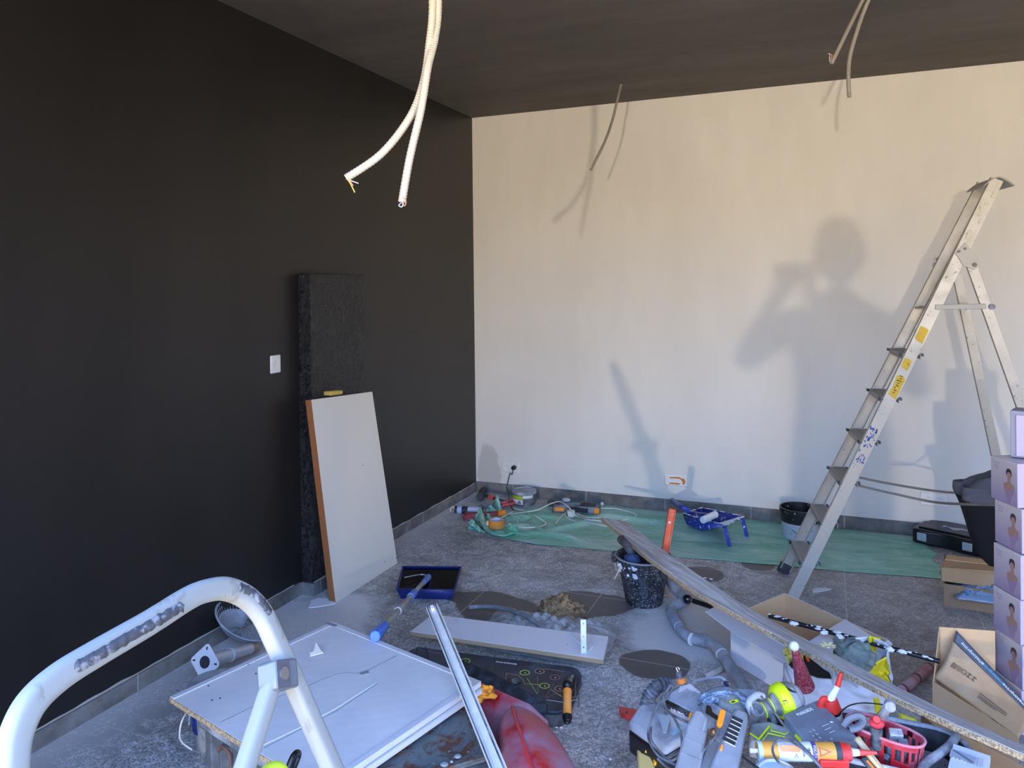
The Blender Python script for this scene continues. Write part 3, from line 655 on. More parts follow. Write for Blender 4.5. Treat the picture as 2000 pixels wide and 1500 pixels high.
G().tube([B(1313, 977, -.05), Q(1328, 988, 5.0), Q(1346, 998, 4.95)], .016, 12).build('handle', BLUE, t)
r1, r2 = Q(1372, 1016, 4.85), Q(1398, 1004, 4.95)
G().cyl(r1, r2, .022, n=20).build('roller_cover', M('white_fleece', '#dfe1e0', .95, bump=.8, bsc=250), t, bev=.004)
G().tube([Q(1346, 998, 4.95), Q(1352, 999, 4.93), Q(1370, 1002, 4.95), Q(1383, 1003, 4.97), Q(1398, 1004, 4.95)], .003, 6).build('wire_frame', STEEL, t)

# ------------------------------------------------------------ black over pale grey bucket by the wall
c = P(1562, 1052); rr = .118; c += V((.0, .03, 0)); hb = HZ(c.x, c.y, 990)
t = thing('paint_bucket', 'black-rimmed bucket with pale grey lower half standing behind the ladder', 'bucket', c)
G(Matrix.Translation(c)).lathe([(rr*.9, .002), (rr*.97, hb*.55), (rr*.95, hb*.55)], 36).build('lower_body', M('pale_grey_bucket', '#aab2bd', .4, spots=.1, scol='#33353a'), t)
G(Matrix.Translation(c)).lathe([(rr*.975, hb*.55), (rr*1.02, hb-.03), (rr*1.06, hb-.03), (rr*1.06, hb), (rr*.98, hb), (rr*.93, hb*.6), (.001, hb*.6)], 36, cap=False).build('upper_body', M('black_bucket', '#17181b', .35, spots=.12, scol='#bdbfc4'), t)
g = G(Matrix.Translation(c)); g.tube([(rr*1.0*math.cos(math.radians(a_)), rr*1.0*math.sin(math.radians(a_)), hb*.38-.03*math.sin(math.radians((a_+110)*3))) for a_ in range(-110, -45, 5)], .0018, 5, 2); g.build('drawn_swirl', INK, t)

# ------------------------------------------------------------ black tool case with silver latches
t = thing('tool_case', 'black plastic power tool case with silver latches on the green sheet', 'tool case', P(1840, 1080))
a, e_ = P(1779, 1060), P(1912, 1090); ax = e_-a; Lg = ax.length*1.1; F = basis(a, ax, (0, 0, 1)); hb = HZ(a.x, a.y, 1040)
CASE = M('black_case', '#141519', .35, dust=.15, dcol='#3c3f46')
g = G(F); g.flat([(0, .02), (.02, 0), (.12, 0), (.14, .015), (Lg-.18, .015), (Lg-.16, 0), (Lg-.02, 0), (Lg, .02), (Lg, .28), (Lg-.03, .3), (.03, .3), (0, .28)], .006, .095); g.build('case_body', CASE, t, bev=.012, seg=3)
g = G(F); g.flat([(.03, .04), (Lg-.03, .04), (Lg-.04, .27), (.04, .27)], .095, .105); g.build('raised_lid', CASE, t, bev=.006)
for x in (.065, Lg-.1): G(F).box((x, -.004, .052), (.055, .008, .05)).build('latch', M('latch_silver', '#b5c2c6', .3, .4), t, bev=.004)
g = G(F); g.flat([(.14+.14*i/10, .12+.02*math.sin(i*.9)) for i in range(11)]+[(.28-.14*i/10, .155+.012*math.sin(i*.7)) for i in range(11)], .1055, .107); g.build('tape_strip', M('silver_tape', '#a5a8ac', .4), t)
g = G(F)
for k in range(7): g.box((Lg*.62-.06+.02*k, .13, .1058), (.004, .024, .0012)); g.box((Lg*.62-.055+.02*k, .13+.01*(-1)**k, .1058), (.012, .003, .0012))
g.build('embossed_name', DGREY, t)

# ------------------------------------------------------------ black jacket on a rounded bin
t = thing('work_jacket', 'dark grey and black jacket draped over the ladder leg beside the lilac boxes', 'jacket', P(1925, 1150))
c = Q(1935, 1030, 3.62)
def jk(u, v_):
    a_ = 2*math.pi*u; prof = [(.02, .36), (.10, .355), (.165, .29), (.175, .22), (.155, .10), (.135, -.02), (.10, -.14), (.06, -.2)]
    k = v_*(len(prof)-1); i = min(int(k), len(prof)-2); f = k-i; r = prof[i][0]*(1-f)+prof[i+1][0]*f; z = prof[i][1]*(1-f)+prof[i+1][1]*f
    r *= 1+.10*math.sin(a_*5+3*v_)+.12*noise.noise(V((math.cos(a_)*2, math.sin(a_)*2, v_*4)))
    return V((c.x+.02+r*math.cos(a_)+.03*v_, c.y+r*.75*math.sin(a_), c.z-.02+z*.78+.03*math.cos(a_)*(v_ < .3)))
def jk2(v0, v1): return lambda u, v_: jk(u, v0+(v1-v0)*v_)
G().grid(jk2(0, .47), 60, 26).build('grey_upper', M('grey_cloth', '#5a595f', .95, bump=.4, bsc=90), t, solid=.003, ang=70)
G().grid(jk2(.45, 1), 60, 26).build('black_lining', M('black_cloth', '#131316', .95, bump=.4, bsc=90), t, solid=.003, ang=70)

# ------------------------------------------------------------ lilac boxes
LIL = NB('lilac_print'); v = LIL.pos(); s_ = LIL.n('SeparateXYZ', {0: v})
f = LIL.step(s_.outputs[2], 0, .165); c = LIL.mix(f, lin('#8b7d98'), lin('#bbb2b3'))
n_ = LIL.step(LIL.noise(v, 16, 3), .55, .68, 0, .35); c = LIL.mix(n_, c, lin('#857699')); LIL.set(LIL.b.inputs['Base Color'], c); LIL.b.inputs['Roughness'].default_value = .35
LILB = M('lilac_side', '#b8a8c6', .35)
far = Q(1941, 1110, 2.93); far.z = 0; near = PL(1993, 1105, far, V((1, 0, 0))); bl_ = .30; bw = .22; bh = .163
# stack frame: face looks towards -x, running towards the camera
n1 = Q(1993, 1105, 2.78); n1.z = 0; ydir = (n1-far); ydir.z = 0; Lf = ydir.length; ydir.normalize(); xdir = V((-ydir.y, ydir.x, 0))
if xdir.x < 0: xdir = -xdir
SKIN = M('printed_skin', '#96766a', .5); HAIR = M('printed_hair', '#332b2d', .5); SKIN2 = M('printed_shawl', '#8a7690', .5)
def lilac(level, label, shift=0., open_=False, dy=0., seed=0):
    o = far+V((0, 0, bh*level+.001))+xdir*shift+ydir*dy
    t = thing('gift_box', label, 'box', o, 'lilac boxes stacked at the right')
    a, b_ = o, o+ydir*Lf; w_ = xdir*bw; z_ = V((0, 0, bh-.002))
    # body mesh in local space so that the printed gradient follows each box
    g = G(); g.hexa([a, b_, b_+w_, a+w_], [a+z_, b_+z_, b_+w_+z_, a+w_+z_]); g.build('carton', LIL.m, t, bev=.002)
    g = G(); g.hexa([b_+ydir*.0004+V((0, 0, .002)), b_+ydir*.002+V((0, 0, .002)), b_+ydir*.002+w_+V((0, 0, .002)), b_+ydir*.0004+w_+V((0, 0, .002))], [b_+ydir*.0004+z_, b_+ydir*.002+z_, b_+ydir*.002+w_+z_, b_+ydir*.0004+w_+z_]); g.build('end_panel', LILB, t)
    Ff = Matrix.Translation(o) @ Matrix(((ydir.x, 0, -xdir.x, 0), (ydir.y, 0, -xdir.y, 0), (0, 1, 0, 0), (0, 0, 0, 1)))
    cx = Lf*.70
    g = G(Ff); g.lathe([(.0, .0), (.0001, .0006), (.0195, .0006)], 20, 1.0, c=(0, 0, 0)); 
    def oval(cx_, cy_, rx, ry, z): return [(cx_+rx*math.cos(q*math.pi/8), cy_+ry*math.sin(q*math.pi/8)) for q in range(16)]
    fg = G(Ff); fg.flat([(cx-.030, .074), (cx-.009, .082), (cx-.007, .094), (cx+.009, .094), (cx+.011, .082), (cx+.030, .073), (cx+.030, .052), (cx+.016, .030), (cx+.012, .006), (cx-.012, .006), (cx-.016, .030), (cx-.026, .052)], .0, .0006); fig = fg.build('printed_figure', SKIN, t)
    G(Ff).flat(oval(cx+.001, .108, .0115, .017, 0), .0006, .001).build('face', SKIN, fig)
    G(Ff).flat([(cx-.014, .104), (cx-.0145, .120), (cx-.009, .131), (cx+.002, .134), (cx+.012, .130), (cx+.0165, .119), (cx+.015, .104), (cx+.011, .118), (cx+.001, .122), (cx-.010, .116)], .001, .0014).build('hair', HAIR, fig)
    G(Ff).flat([(cx-.012, .006), (cx-.016, .030), (cx-.026, .050), (cx-.008, .044), (cx+.014, .062), (cx+.030, .056), (cx+.016, .030), (cx+.012, .006)], .0007, .0011).build('arm', SKIN2, fig)
    g = G(Ff)
    for k in range(3): g.box((Lf*.22, bh-.022-.009*k, .0006), (Lf*(.26-.05*k), .0025, .0008))
    g.build('small_print', M('printed_grey', '#8d889a', .5), t)
    return t
for i, lab in enumerate(('lilac box printed with a woman, bottom of the stack, half hidden by cardboard', 'lilac box printed with a woman, second from the bottom, beside the open delivery box',
                         'lilac box printed with a woman, third from the bottom of the stack', 'lilac box printed with a woman, fourth from the bottom, beside the small brown carton')):
    lilac(i, lab, shift=(.0, .004, -.002, .0)[i])
lilac(4, 'lilac box printed with a woman, set back, next to the black jacket', .012, dy=-.01); lilac(5, 'lilac box printed with a woman, topmost full box next to the grey jacket hood', .004, dy=-.02)
# open grey lid with bright lilac insert on top
o = Q(1974, 918, 2.9)+V((0, 0, .002)); o.z = bh*6+.002
t = thing('display_box', 'small bright lilac box with grey rim standing on top of the lilac stack', 'box', o)
G(Matrix.Translation(o) @ Matrix.Rotation(-.35, 4, 'Z')).box((.11, .05, .088), (.22, .10, .175)).build('grey_tray', M('grey_card', '#8a8794', .6), t, bev=.002)
G(Matrix.Translation(o) @ Matrix.Rotation(-.35, 4, 'Z')).box((.118, -.002, .084), (.20, .008, .155)).build('lilac_front', M('bright_lilac', '#b3a6c6', .4), t, bev=.002)

# ------------------------------------------------------------ small brown cartons below the case
def carton(name, label, a, b_, depth, z0, z1, mat, inner=None, wall=.005, open_=True):
    """a->b_ is the front bottom edge; depth vector goes back"""
    t = thing(name, label, 'cardboard box', a+V((0, 0, z0)))
    dv = V(depth); u = (b_-a)
    P4 = [a, b_, b_+dv, a+dv]; 
    for i in range(4):
        p_, q_ = P4[i].copy(), P4[(i+1) % 4].copy(); n_ = (q_-p_).cross(V((0, 0, 1))).normalized()
        m_ = (p_+q_)/2+V((0, 0, (z0+z1)/2)); G().beam(p_+V((0, 0, (z0+z1)/2)), q_+V((0, 0, (z0+z1)/2)), wall, z1-z0).build('side_panel', mat, t)
    g = G(); g.prism([p_+V((0, 0, z0+.001)) for p_ in P4], (0, 0, .005)); g.build('bottom_panel', mat, t)
    return t, P4
c0 = P(1840, 1178); a = V((c0.x, c0.y, 0)); b_ = a+V((.30, -.02, 0))
za = HZ(a.x, a.y, 1108)
t, P4 = carton('cardboard_box', 'small closed brown carton with black arrow print left of the lilac boxes', a+V((.0, 0, 0)), b_, (0.05, .2, 0), .115, za, CARD)
g = G(); q4 = [p_+V((0, 0, za)) for p_ in P4]; m_ = (q4[0]+q4[3])/2; n_ = (q4[1]+q4[2])/2
g.hexa([q4[0], q4[1], n_, m_], [q4[0]+V((-.01, -.01, .006)), q4[1]+V((0, 0, .02)), n_+V((0, 0, .014)), m_+V((0, 0, .006))]); g.build('flap', CARD, t)
g = G(); g.hexa([m_, n_, q4[2], q4[3]], [m_+V((0, 0, .012)), n_+V((0, 0, .02)), q4[2]+V((0, 0, .006)), q4[3]+V((0, 0, .006))]); g.build('flap', CARDL, t)
Fa = basis(P4[0]*.5+P4[3]*.5+V((-.0035, 0, (za+.115)/2)), (P4[0]-P4[3]), (0, 0, 1)); Fa = Fa @ Matrix.Rotation(math.pi/2, 4, 'X')
G(Fa).flat([(-.04, -.06), (-.025, -.06), (-.025, .03), (-.01, .03), (-.035, .07), (-.06, .03), (-.04, .03)], 0, .001).build('arrow_print', INK, t)
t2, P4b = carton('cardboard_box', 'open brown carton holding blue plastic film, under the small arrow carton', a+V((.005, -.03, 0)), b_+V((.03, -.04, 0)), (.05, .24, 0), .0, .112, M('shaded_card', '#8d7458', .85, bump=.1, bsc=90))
def film(c, rx, ry, h, seed, n=34):
    def fn(u, v_):
        x = (u-.5)*2; y = (v_-.5)*2; r = max(abs(x), abs(y)); r2 = (x*x+y*y)**.5; k = r/r2 if r2 > 1e-6 else 1
        x *= (1-.3*(1-k)); z = h*max(0, (1-min(1, r)**2))*(.7+.6*abs(nz(x*3, y*3, 1, seed))+.8*abs(nz(x*7+1, y*7, 1, seed)))+.003
        return V((c[0]+x*rx*(1+.12*nz(x*2, y*2, 1, seed+2)), c[1]+y*ry*(1+.15*nz(y*2, x*2, 1, seed+4)), c[2]+z))
    return fn
tag(G().grid(film(((a+b_)/2+V((.05, .03, .06))), .15, .11, .06, 3), 30, 30).build('blue_film', M('blue_film', '#7d93ad', .18, bump=1, bsc=35, spots=.2, scol='#3f74b5', sc=5), solid=.001, ang=25), 'crumpled shiny blue plastic film between the two small brown cartons', 'plastic film')

# ------------------------------------------------------------ open carton beside the ladder foot
zc = .2; A_, B_, C_ = P(1532, 1158, zc), P(1428, 1292, 0), P(1735, 1250, zc); D_ = B_+(C_-A_)
A_.z = B_.z = C_.z = D_.z = 0
GF = M('grey_white_card', '#cfd0d6', .7)
t = thing('cardboard_box', 'large open empty carton behind the long plank, in front of the ladder', 'cardboard box', (A_+D_)/2)
cx_ = (A_+D_)/2
for p_, q_ in ((A_, B_), (B_, D_), (D_, C_), (C_, A_)):
    G().beam(p_+V((0, 0, zc/2)), q_+V((0, 0, zc/2)), .003, zc).build('side_panel', GF, t)
    p2, q2 = p_+(cx_-p_)*.012, q_+(cx_-q_)*.012
    G().beam(p2+V((0, 0, zc/2)), q2+V((0, 0, zc/2)), .003, zc-.001).build('inner_lining', CARDL, t)
g = G(); g.prism([p_+V((0, 0, .001)) for p_ in (A_, B_, D_, C_)], (0, 0, .004)); g.build('bottom_panel', CARDL, t)
g = G(); n_ = V((0, 0, zc)); cu = (C_-A_).normalized()
g.hexa([C_+n_+V((0, 0, -.004)), D_+n_+V((0, 0, -.004)), D_+n_+cu*.10+V((0, 0, -.02)), C_+n_+cu*.02+V((0, 0, -.01))], [C_+n_, D_+n_, D_+n_+cu*.10+V((0, 0, -.016)), C_+n_+cu*.02+V((0, 0, -.006))]); g.build('flap', GF, t)
g = G(); q4 = [P(1378, 1196, .2), P(1425, 1170, .21), P(1580, 1262, .2), P(1545, 1300, .17), P(1440, 1243, .18)]
g.prism(q4, (0, 0, .003)); g.build('flap', GF, t)
# right white flap seen behind the mop pole
g = G(); g.hexa([P(1560, 1265, .2), P(1650, 1209, .2), P(1715, 1250, .2), P(1690, 1310, .17)], [P(1560, 1265, .204), P(1650, 1209, .204), P(1715, 1250, .204), P(1690, 1310, .174)]); g.build('flap', GF, t)

# ------------------------------------------------------------ black mason's bucket, level and plank
c = P(1256, 1178)+V((0, .02, 0)); rb_, rt_ = .093, .136; hb = HZ(c.x, c.y, 1083)
t = thing('mason_bucket', 'black rubber bucket crusted with plaster under the far end of the plank', 'bucket', c)
MB_ = M('crusted_black_bucket', '#1c1e24', .6, dust=.25, dcol='#7b8392', sc=26, spots=.34, scol='#a9b4c6', bump=.3, bsc=120)
G(Matrix.Translation(c)).lathe([(rb_, 0), (rb_*1.02, .005), (rt_, hb-.01), (rt_+.006, hb-.01), (rt_+.006, hb), (rt_-.004, hb), (rb_*.95, .02), (.001, .02)], 44, cap=False).build('bucket_body', MB_, t)
G(Matrix.Translation(c)).tube([((rt_+.007)*math.cos(a_*math.pi/18), (rt_+.007)*math.sin(a_*math.pi/18), hb-.004) for a_ in range(37)], .004, 8, 2).build('rolled_rim', M('dusty_rim', '#8b9099', .6), t)
G(Matrix.Translation(c)).tube([(-.139, 0, hb-.01), (-.150, -.01, hb-.05), (-.12, -.085, hb-.07), (-.09, -.118, hb-.035), (-.13, -.09, hb-.11), (-.15, -.03, hb-.13)], .003, 6).build('wire_handle', WCABLE, t)
G(Matrix.Translation(c)).box((-.153, 0, hb-.03), (.03, .05, .05)).build('handle_lug', MB_, t, bev=.006)
g = G()
for k in range(14):
    a_ = math.radians(-128+random.uniform(-28, 40)); z_ = random.uniform(hb*.68, hb*.88); r_ = rb_+(rt_-rb_)*z_/hb+.001; s1 = random.uniform(.004, .014)
    g.ell(c+V((r_*math.cos(a_), r_*math.sin(a_), z_)), (s1, .004, s1*.8), 8, 6, .4, k)
g.build('plaster_splashes', M('plaster_splash', '#c3cbd6', .8), t)
# level
LVL = M('orange_level', '#c8502a', .45, dust=.2, dcol='#b08878')
a = c+V((.07, .03, .05)); e_ = Q(1313, 994, 4.05); ax = (e_-a).normalized(); F = basis(a, ax, -FW)
t = thing('spirit_level', 'orange box-section spirit level standing up out of the black bucket', 'spirit level', a)
Lg = (e_-a).length
g = G(F); g.box((Lg/2, .015, 0), (Lg, .007, .024)); g.box((Lg/2, -.015, 0), (Lg, .007, .024)); g.box((Lg/2, 0, 0), (Lg, .026, .014)); g.build('level_frame', LVL, t, bev=.002)
G(F).box((Lg+.003, 0, 0), (.006, .038, .026)).build('end_cap', M('dark_red_cap', '#6b2a20', .6), t, bev=.002)
G(F).cyl((Lg-.07, .004, .005), (Lg-.07, .004, .0085), .006, n=16).build('vial', M('pale_vial', '#c8ccd0', .3), t)
# dark trowel handle and blue thing in bucket
t = thing('trowel', 'dark wooden handled tool standing in the black bucket under the plank', 'trowel', c+V((-.04, .0, hb-.1)))
G().tube([c+V((-.02, 0, .06)), c+V((-.07, .01, hb)), Q(1212, 1052, 4.0)], .022, 10).build('handle', M('dark_wood', '#40383a', .7, dust=.4, dcol='#77767c'), t)
tag(G().ell(c+V((-.05, -.045, hb-.03)), (.045, .035, .04), 16, 10, .25, 3).build('blue_sponge', M('dusty_blue_sponge', '#3d4f78', .9, bump=.5, bsc=120)), 'dusty dark blue sponge inside the black bucket', 'sponge')
# plank
b = NB('dusty_plank'); v = b.pos(False); dd = (P(2010, 1452, .40)-P(1225, 1022, .29)); an = math.atan2(dd.y, dd.x)
w_ = b.noise(b.map(b.map(v, (1, 1, 1), (0, 0, -an)), (1, 14, 14)), 3, 6, .65, .4)
c1 = b.mix(b.step(w_, .4, .62), lin('#a39d98'), lin('#cfd0d2')); c1 = b.mix(b.step(b.noise(v, 30, 3), .6, .7, 0, .4), c1, lin('#8f857c')); b.set(b.b.inputs['Base Color'], c1); b.b.inputs['Roughness'].default_value = .8; b.bump(w_, .4, .004); PLK = b.m
u0, u1 = P(1222, 1020, .30), P(2010, 1452, .42); l0, l1 = P(1172, 1010, .30), P(2010, 1484, .42)
t = thing('long_plank', 'long dust-covered chipboard plank running from the bucket to the lower right corner', 'plank', (u0+u1+l0+l1)/4-V((0, 0, .03)))
wN = (l1-u1).length; 
ax = ((u1+l1)-(u0+l0)).normalized(); sd = ax.cross(V((0, 0, 1))).normalized()
if sd.y > 0: sd = -sd
o_ = u1; e0 = l0; wdt = .13
UU = [(1222, 1018), (1304, 1081), (1402, 1150), (1480, 1199), (1595, 1260), (1690, 1309), (1760, 1346), (1888, 1408), (2010, 1460), (2150, 1522)]
LL = [(1174, 1010), (1255, 1080), (1355, 1153), (1440, 1200), (1560, 1263), (1660, 1316), (1740, 1357), (1870, 1416), (2000, 1472), (2140, 1534)]
def pl_at(tab, f):
    k = f*(len(tab)-1); i = min(int(k), len(tab)-2); k -= i; return tab[i][0]*(1-k)+tab[i+1][0]*k, tab[i][1]*(1-k)+tab[i+1][1]*k
def plank_pts(f):
    zl = .287+.125*f; q_ = P(*pl_at(LL, f), zl); best = None
    for j in range(60):
        dz = .04-.0018*j; p_ = P(*pl_at(UU, f), zl+dz); e_ = abs((p_-q_).length-.125*min(1, .5+f*14))+.15*abs(dz)*0
        if best is None or e_ < best[0]-1e-5: best = (e_, p_)
    return best[1], q_
N = 40; PT_ = [plank_pts(i/N) for i in range(N+1)]
sm = [sum((PT_[max(0, min(N, i+k))][0] for k in (-3, -2, -1, 0, 1, 2, 3)), V())/7 if 3 <= i <= N-3 else PT_[i][0] for i in range(N+1)]
PT_ = [(sm[i], PT_[i][1]) for i in range(N+1)]
g = G(); vs = []
for i in range(N+1):
    f = i/N; p_, q_ = PT_[i]; jt = (.003+.004*(1-f))*nz(f*30, 0, 1, 2); q_ = q_+sd*jt; p_ = p_-sd*.003*nz(f*24, 3, 1, 7); th_ = .02
    vs += [p_, q_, q_-V((0, 0, th_)), p_-V((0, 0, th_))]
g.add(vs, [(i*4+k, i*4+(k+1) % 4, (i+1)*4+(k+1) % 4, (i+1)*4+k) for i in range(N) for k in range(4)]+[(3, 2, 1, 0), (N*4, N*4+1, N*4+2, N*4+3)])
g.build('board', PLK, t)
b = NB('raw_chipboard'); v = b.pos(False); b.set(b.b.inputs['Base Color'], b.mix(b.step(b.noise(v, 140, 3, .7), .42, .58), lin('#8a7660'), lin('#cdb48c'))); b.b.inputs['Roughness'].default_value = .9; b.bump(b.noise(v, 200, 3), .6, .003); CHIP = b.m
g = G(); vs = []
for i in range(N+1):
    f = i/N; q_ = PT_[i][1]+sd*(.003+.004*(1-f))*nz(f*30, 0, 1, 2)
    vs += [q_+sd*.0004-V((0, 0, .0025)), q_+sd*.0025-V((0, 0, .003)), q_+sd*.0025-V((0, 0, .0195)), q_+sd*.0004-V((0, 0, .0195))]
g.add(vs, [(i*4+k, i*4+(k+1) % 4, (i+1)*4+(k+1) % 4, (i+1)*4+k) for i in range(N) for k in range(4)]+[(3, 2, 1, 0), (N*4, N*4+1, N*4+2, N*4+3)])
g.build('raw_edge', CHIP, t)

# ------------------------------------------------------------ black paint tray and roller pole
zt = .06; c0, c1, c2, c3 = P(775, 1150, zt), P(888, 1152, zt), P(900, 1107, zt), P(787, 1106, zt)
t = thing('paint_tray', 'dark blue roller tray full of black paint on the dusty floor', 'paint tray', P(830, 1170))
BT = M('dark_blue_tray', '#1b2868', .4, spots=.1, scol='#0c0d12')
low, m0, m1 = tray(t, c0, c1, c2, c3, .058, .03, BT, None, .01)
g = G(); cc = (c0+c1+c2+c3)/4; fl = [cc+(q-cc)*.955-V((0, 0, .012)) for q in (c0, c1, c2, c3)]
g.prism(fl, (0, 0, .003)); g.build('black_paint', M('wet_black_paint', '#08080a', .12), t)
POLE = M('pole_aluminium', '#9a9a98', .4, .7, dust=.4, dcol='#bfc2c6', sc=20)
a, e_ = P(836, 1128, .065), P(735, 1240, .325)
t = thing('roller_pole', 'telescopic aluminium roller pole with blue grips, from the black paint tray to the grey panel', 'roller pole', a)
ax = (e_-a); Lg = ax.length
G().cyl(a, a+ax*.55, .0115, n=16).build('inner_tube', POLE, t); G().cyl(a+ax*.5, e_, .0145, n=16).build('outer_tube', POLE, t)
BLG = M('mid_blue_plastic', '#4a6fc0', .45, dust=.3, dcol='#9aaad0')
g = G(); g.cyl(a-ax*.01, a+ax*.13, .017, .014, n=14); g.build('roller_socket', BLG, t); G().cyl(a+ax*.33, a+ax*.42, .018, .018, n=14).build('locking_collar', BLG, t)
G().cyl(a+ax*.66, a+ax*.675, .017, n=16).build('white_ring', WHITE, t)
G().cyl(a+ax*.88, a+ax*1.02, .019, .022, n=8).build('end_grip', M('bright_blue_plastic', '#2f74e0', .4, dust=.15), t, bev=.003)
G().tube([a+V((0, .0, .0)), P(825, 1122, .07), P(795, 1127, .075), P(790, 1128, .075)], .004, 8).build('roller_arm', STEEL, t)

# ------------------------------------------------------------ shelf board with bracket, plastic, paper
zs = .10; q = [P(802, 1233, zs), P(1178, 1288, zs), P(1188, 1243, zs), P(845, 1200, zs)]
t = thing('shelf_board', 'white melamine shelf board with chipboard edge lying across plastic film', 'shelf board', sum(q, V())/4-V((0, 0, .02)))
MEL = M('white_melamine', '#dcdce0', .35, dust=.2, dcol='#b9bbc3')
g = G(); g.hexa([p_-V((0, 0, .018)) for p_ in q], q); g.build('board', MEL, t)
ed = (q[1]-q[0]).normalized(); sd = ed.cross(V((0, 0, 1)))
g = G(); g.hexa([q[0]+sd*.0003-V((0, 0, .0178)), q[1]+sd*.0003-V((0, 0, .0178)), q[1]+sd*.002-V((0, 0, .0178)), q[0]+sd*.002-V((0, 0, .0178))], [q[0]+sd*.0003-V((0, 0, .0015)), q[1]+sd*.0003-V((0, 0, .0015)), q[1]+sd*.002-V((0, 0, .0015)), q[0]+sd*.002-V((0, 0, .0015))]); ce = g.build('raw_edge', M('raw_board_edge', '#a98f6d', .9, bump=.3, bsc=200), t)
for px, py in ((892, 1212), (878, 1230), (1107, 1259)): G().cyl(P(px, py, zs-.001), P(px, py, zs+.0008), .0035, n=8).build('screw_hole', DGREY, t)
BRK = M('white_bracket', '#dfe6ea', .4); a = P(1140, 1276, zs); zt = HZ(a.x, a.y, 1210)
t = thing('shelf_bracket', 'white metal shelf bracket standing up on the right end of the shelf board', 'bracket', a)
F = basis(a+V((0, 0, (zt-zs)/2+.0)), (0, 0, 1), -FW)
g = G(F); g.box((0, 0, 0), (zt-zs, .024, .004)); g.build('upright_arm', BRK, t, bev=.002)
for k in (-.045, .0, .055): 
    g = G(F); g.cyl((k, 0, .0018), (k, 0, .0026), .003, n=8); g.build('screw_hole', DGREY, t)
g = G(); g.beam(a+V((0, 0, .003)), a+V((.01, .07, .003)), .026, .004); g.beam(P(1138, 1262, zs+.02), P(1112, 1237, zs+.003), .004, .012); g.build('flat_arm', BRK, t)
FILM = M('dusty_clear_film', '#8f8d8b', .3, dust=.4, dcol='#a5a5a6', sc=22, bump=.9, bsc=45)
tag(G().grid(film(P(1062, 1243), .33, .21, .058, 11), 90, 80).build('plastic_wrap', FILM, solid=.001, ang=30), 'crumpled dusty translucent plastic wrap under the shelf board', 'plastic film')
b = NB('brown_paper'); v = b.pos(False); b.set(b.b.inputs['Base Color'], b.mix(b.step(b.noise(v, 25, 3), .4, .6), lin('#6b5238'), lin('#a08462'))); b.b.inputs['Roughness'].default_value = .85; b.bump(b.noise(v, 60, 3, .5, 1), .8, .01)
c = P(1082, 1215)+V((.0, .06, .0)); zt = HZ(c.x, c.y, 1172)
def crum(u, v_):
    a_ = 2*math.pi*u; ph = math.pi*.52*v_; d = V((math.sin(ph)*math.cos(a_), math.sin(ph)*math.sin(a_), math.cos(ph)))
    w_ = 1+.25*noise.noise(d*4)+.42*abs(noise.noise(d*7+V((5, 0, 0))))-.18; return V((c.x+d.x*.12*w_+.03*d.x*(d.x > 0), c.y+d.y*.085*w_, max(.002, d.z*.105*w_)))
tag(G().grid(crum, 44, 20).build('crumpled_paper', b.m, ang=6), 'crumpled ball of brown packing paper behind the shelf board', 'paper')
tag(G().tube([P(917, 1186, .02), P(945, 1185, .03), P(975, 1187, .05), P(1010, 1196, .08), P(1040, 1211, .10), P(1062, 1228, .095)], .0102, 12, 24, rib=.06).build('corrugated_conduit', M('blue_grey_conduit', '#74777d', .5, dust=.3, dcol='#9fa5af')), 'short grey corrugated conduit offcut curving on the floor behind the shelf board', 'conduit')

# ------------------------------------------------------------ fitness board case
zt = .06; q = [P(812, 1345, zt), P(1132, 1398, zt), P(1140, 1303, zt), P(806, 1260, zt)]
o_ = sum(q, V())/4; ex = ((q[1]-q[0])+(q[2]-q[3])).normalized(); Lx = ((q[2]-q[3]).length); Ly = (q[2]-q[1]).length
F = basis(V((q[2].x, q[2].y, 0)), q[2]-q[3], (0, 0, 1)); 
t = thing('exercise_board', 'dark grey push-up board case printed with coloured rings and lines', 'exercise board', V((o_.x, o_.y, 0)))
CB = M('slate_plastic', '#33373f', .5, dust=.3, dcol='#5f656f', sc=9)
body = [(x-Lx/2, y-Ly/2) for x, y in rrect(Lx, Ly, .05)]
g = G(F); g.flat(body, .004, zt-.012); g.build('lower_shell', BLACKP, t, bev=.006)
g = G(F); g.flat([((x+Lx/2)*.985-Lx/2, (y+Ly/2)*.96-Ly/2) for x, y in body], zt-.012, zt); g.build('printed_top', CB, t, bev=.005)
def loc2(px, py, z=zt): p_ = F.inverted() @ P(px, py, z); return p_.x, p_.y
LIME = M('ring_lime', '#a6bf5e', .5); PEACH = M('ring_peach', '#a87f76', .5); PINK = M('ring_pink', '#8f5a72', .5); WHL = M('line_white', '#c3c6cc', .5); YEL = M('line_yellow', '#c9bf62', .5)
for px, py, m_ in ((1025, 1314, LIME), (1054, 1311, PEACH), (1084, 1323, PINK), (1063.5, 1339.5, LIME), (909, 1291, LIME), (1093, 1345, PEACH)):
    x, y = loc2(px, py); g = G(F); g.lathe([(.0215, zt), (.0215, zt+.001), (.0165, zt+.001), (.0165, zt)], 28, c=(x, y, 0), cap=False); rg = g.build('coloured_ring', m_, t)
    g = G(F); g.lathe([(.0160, zt+.0006), (.013, zt+.001), (.0, zt+.001)], 20, c=(x, y, 0)); g.build('socket_hole', BLACK, rg)
    g = G(F); g.ell((x+.002, y-.004, zt+.001), (.005, .004, .003), 8, 6); g.build('socket_pin', STEEL, rg)
def ln(pts, m_, w_=.0022):
    g = G(F); pp = [loc2(*p_) for p_ in pts]
    for (x0, y0), (x1, y1) in zip(pp, pp[1:]): g.beam((x0, y0, zt+.0004), (x1, y1, zt+.0004), w_, .0008)
    g.build('printed_line', m_, t)
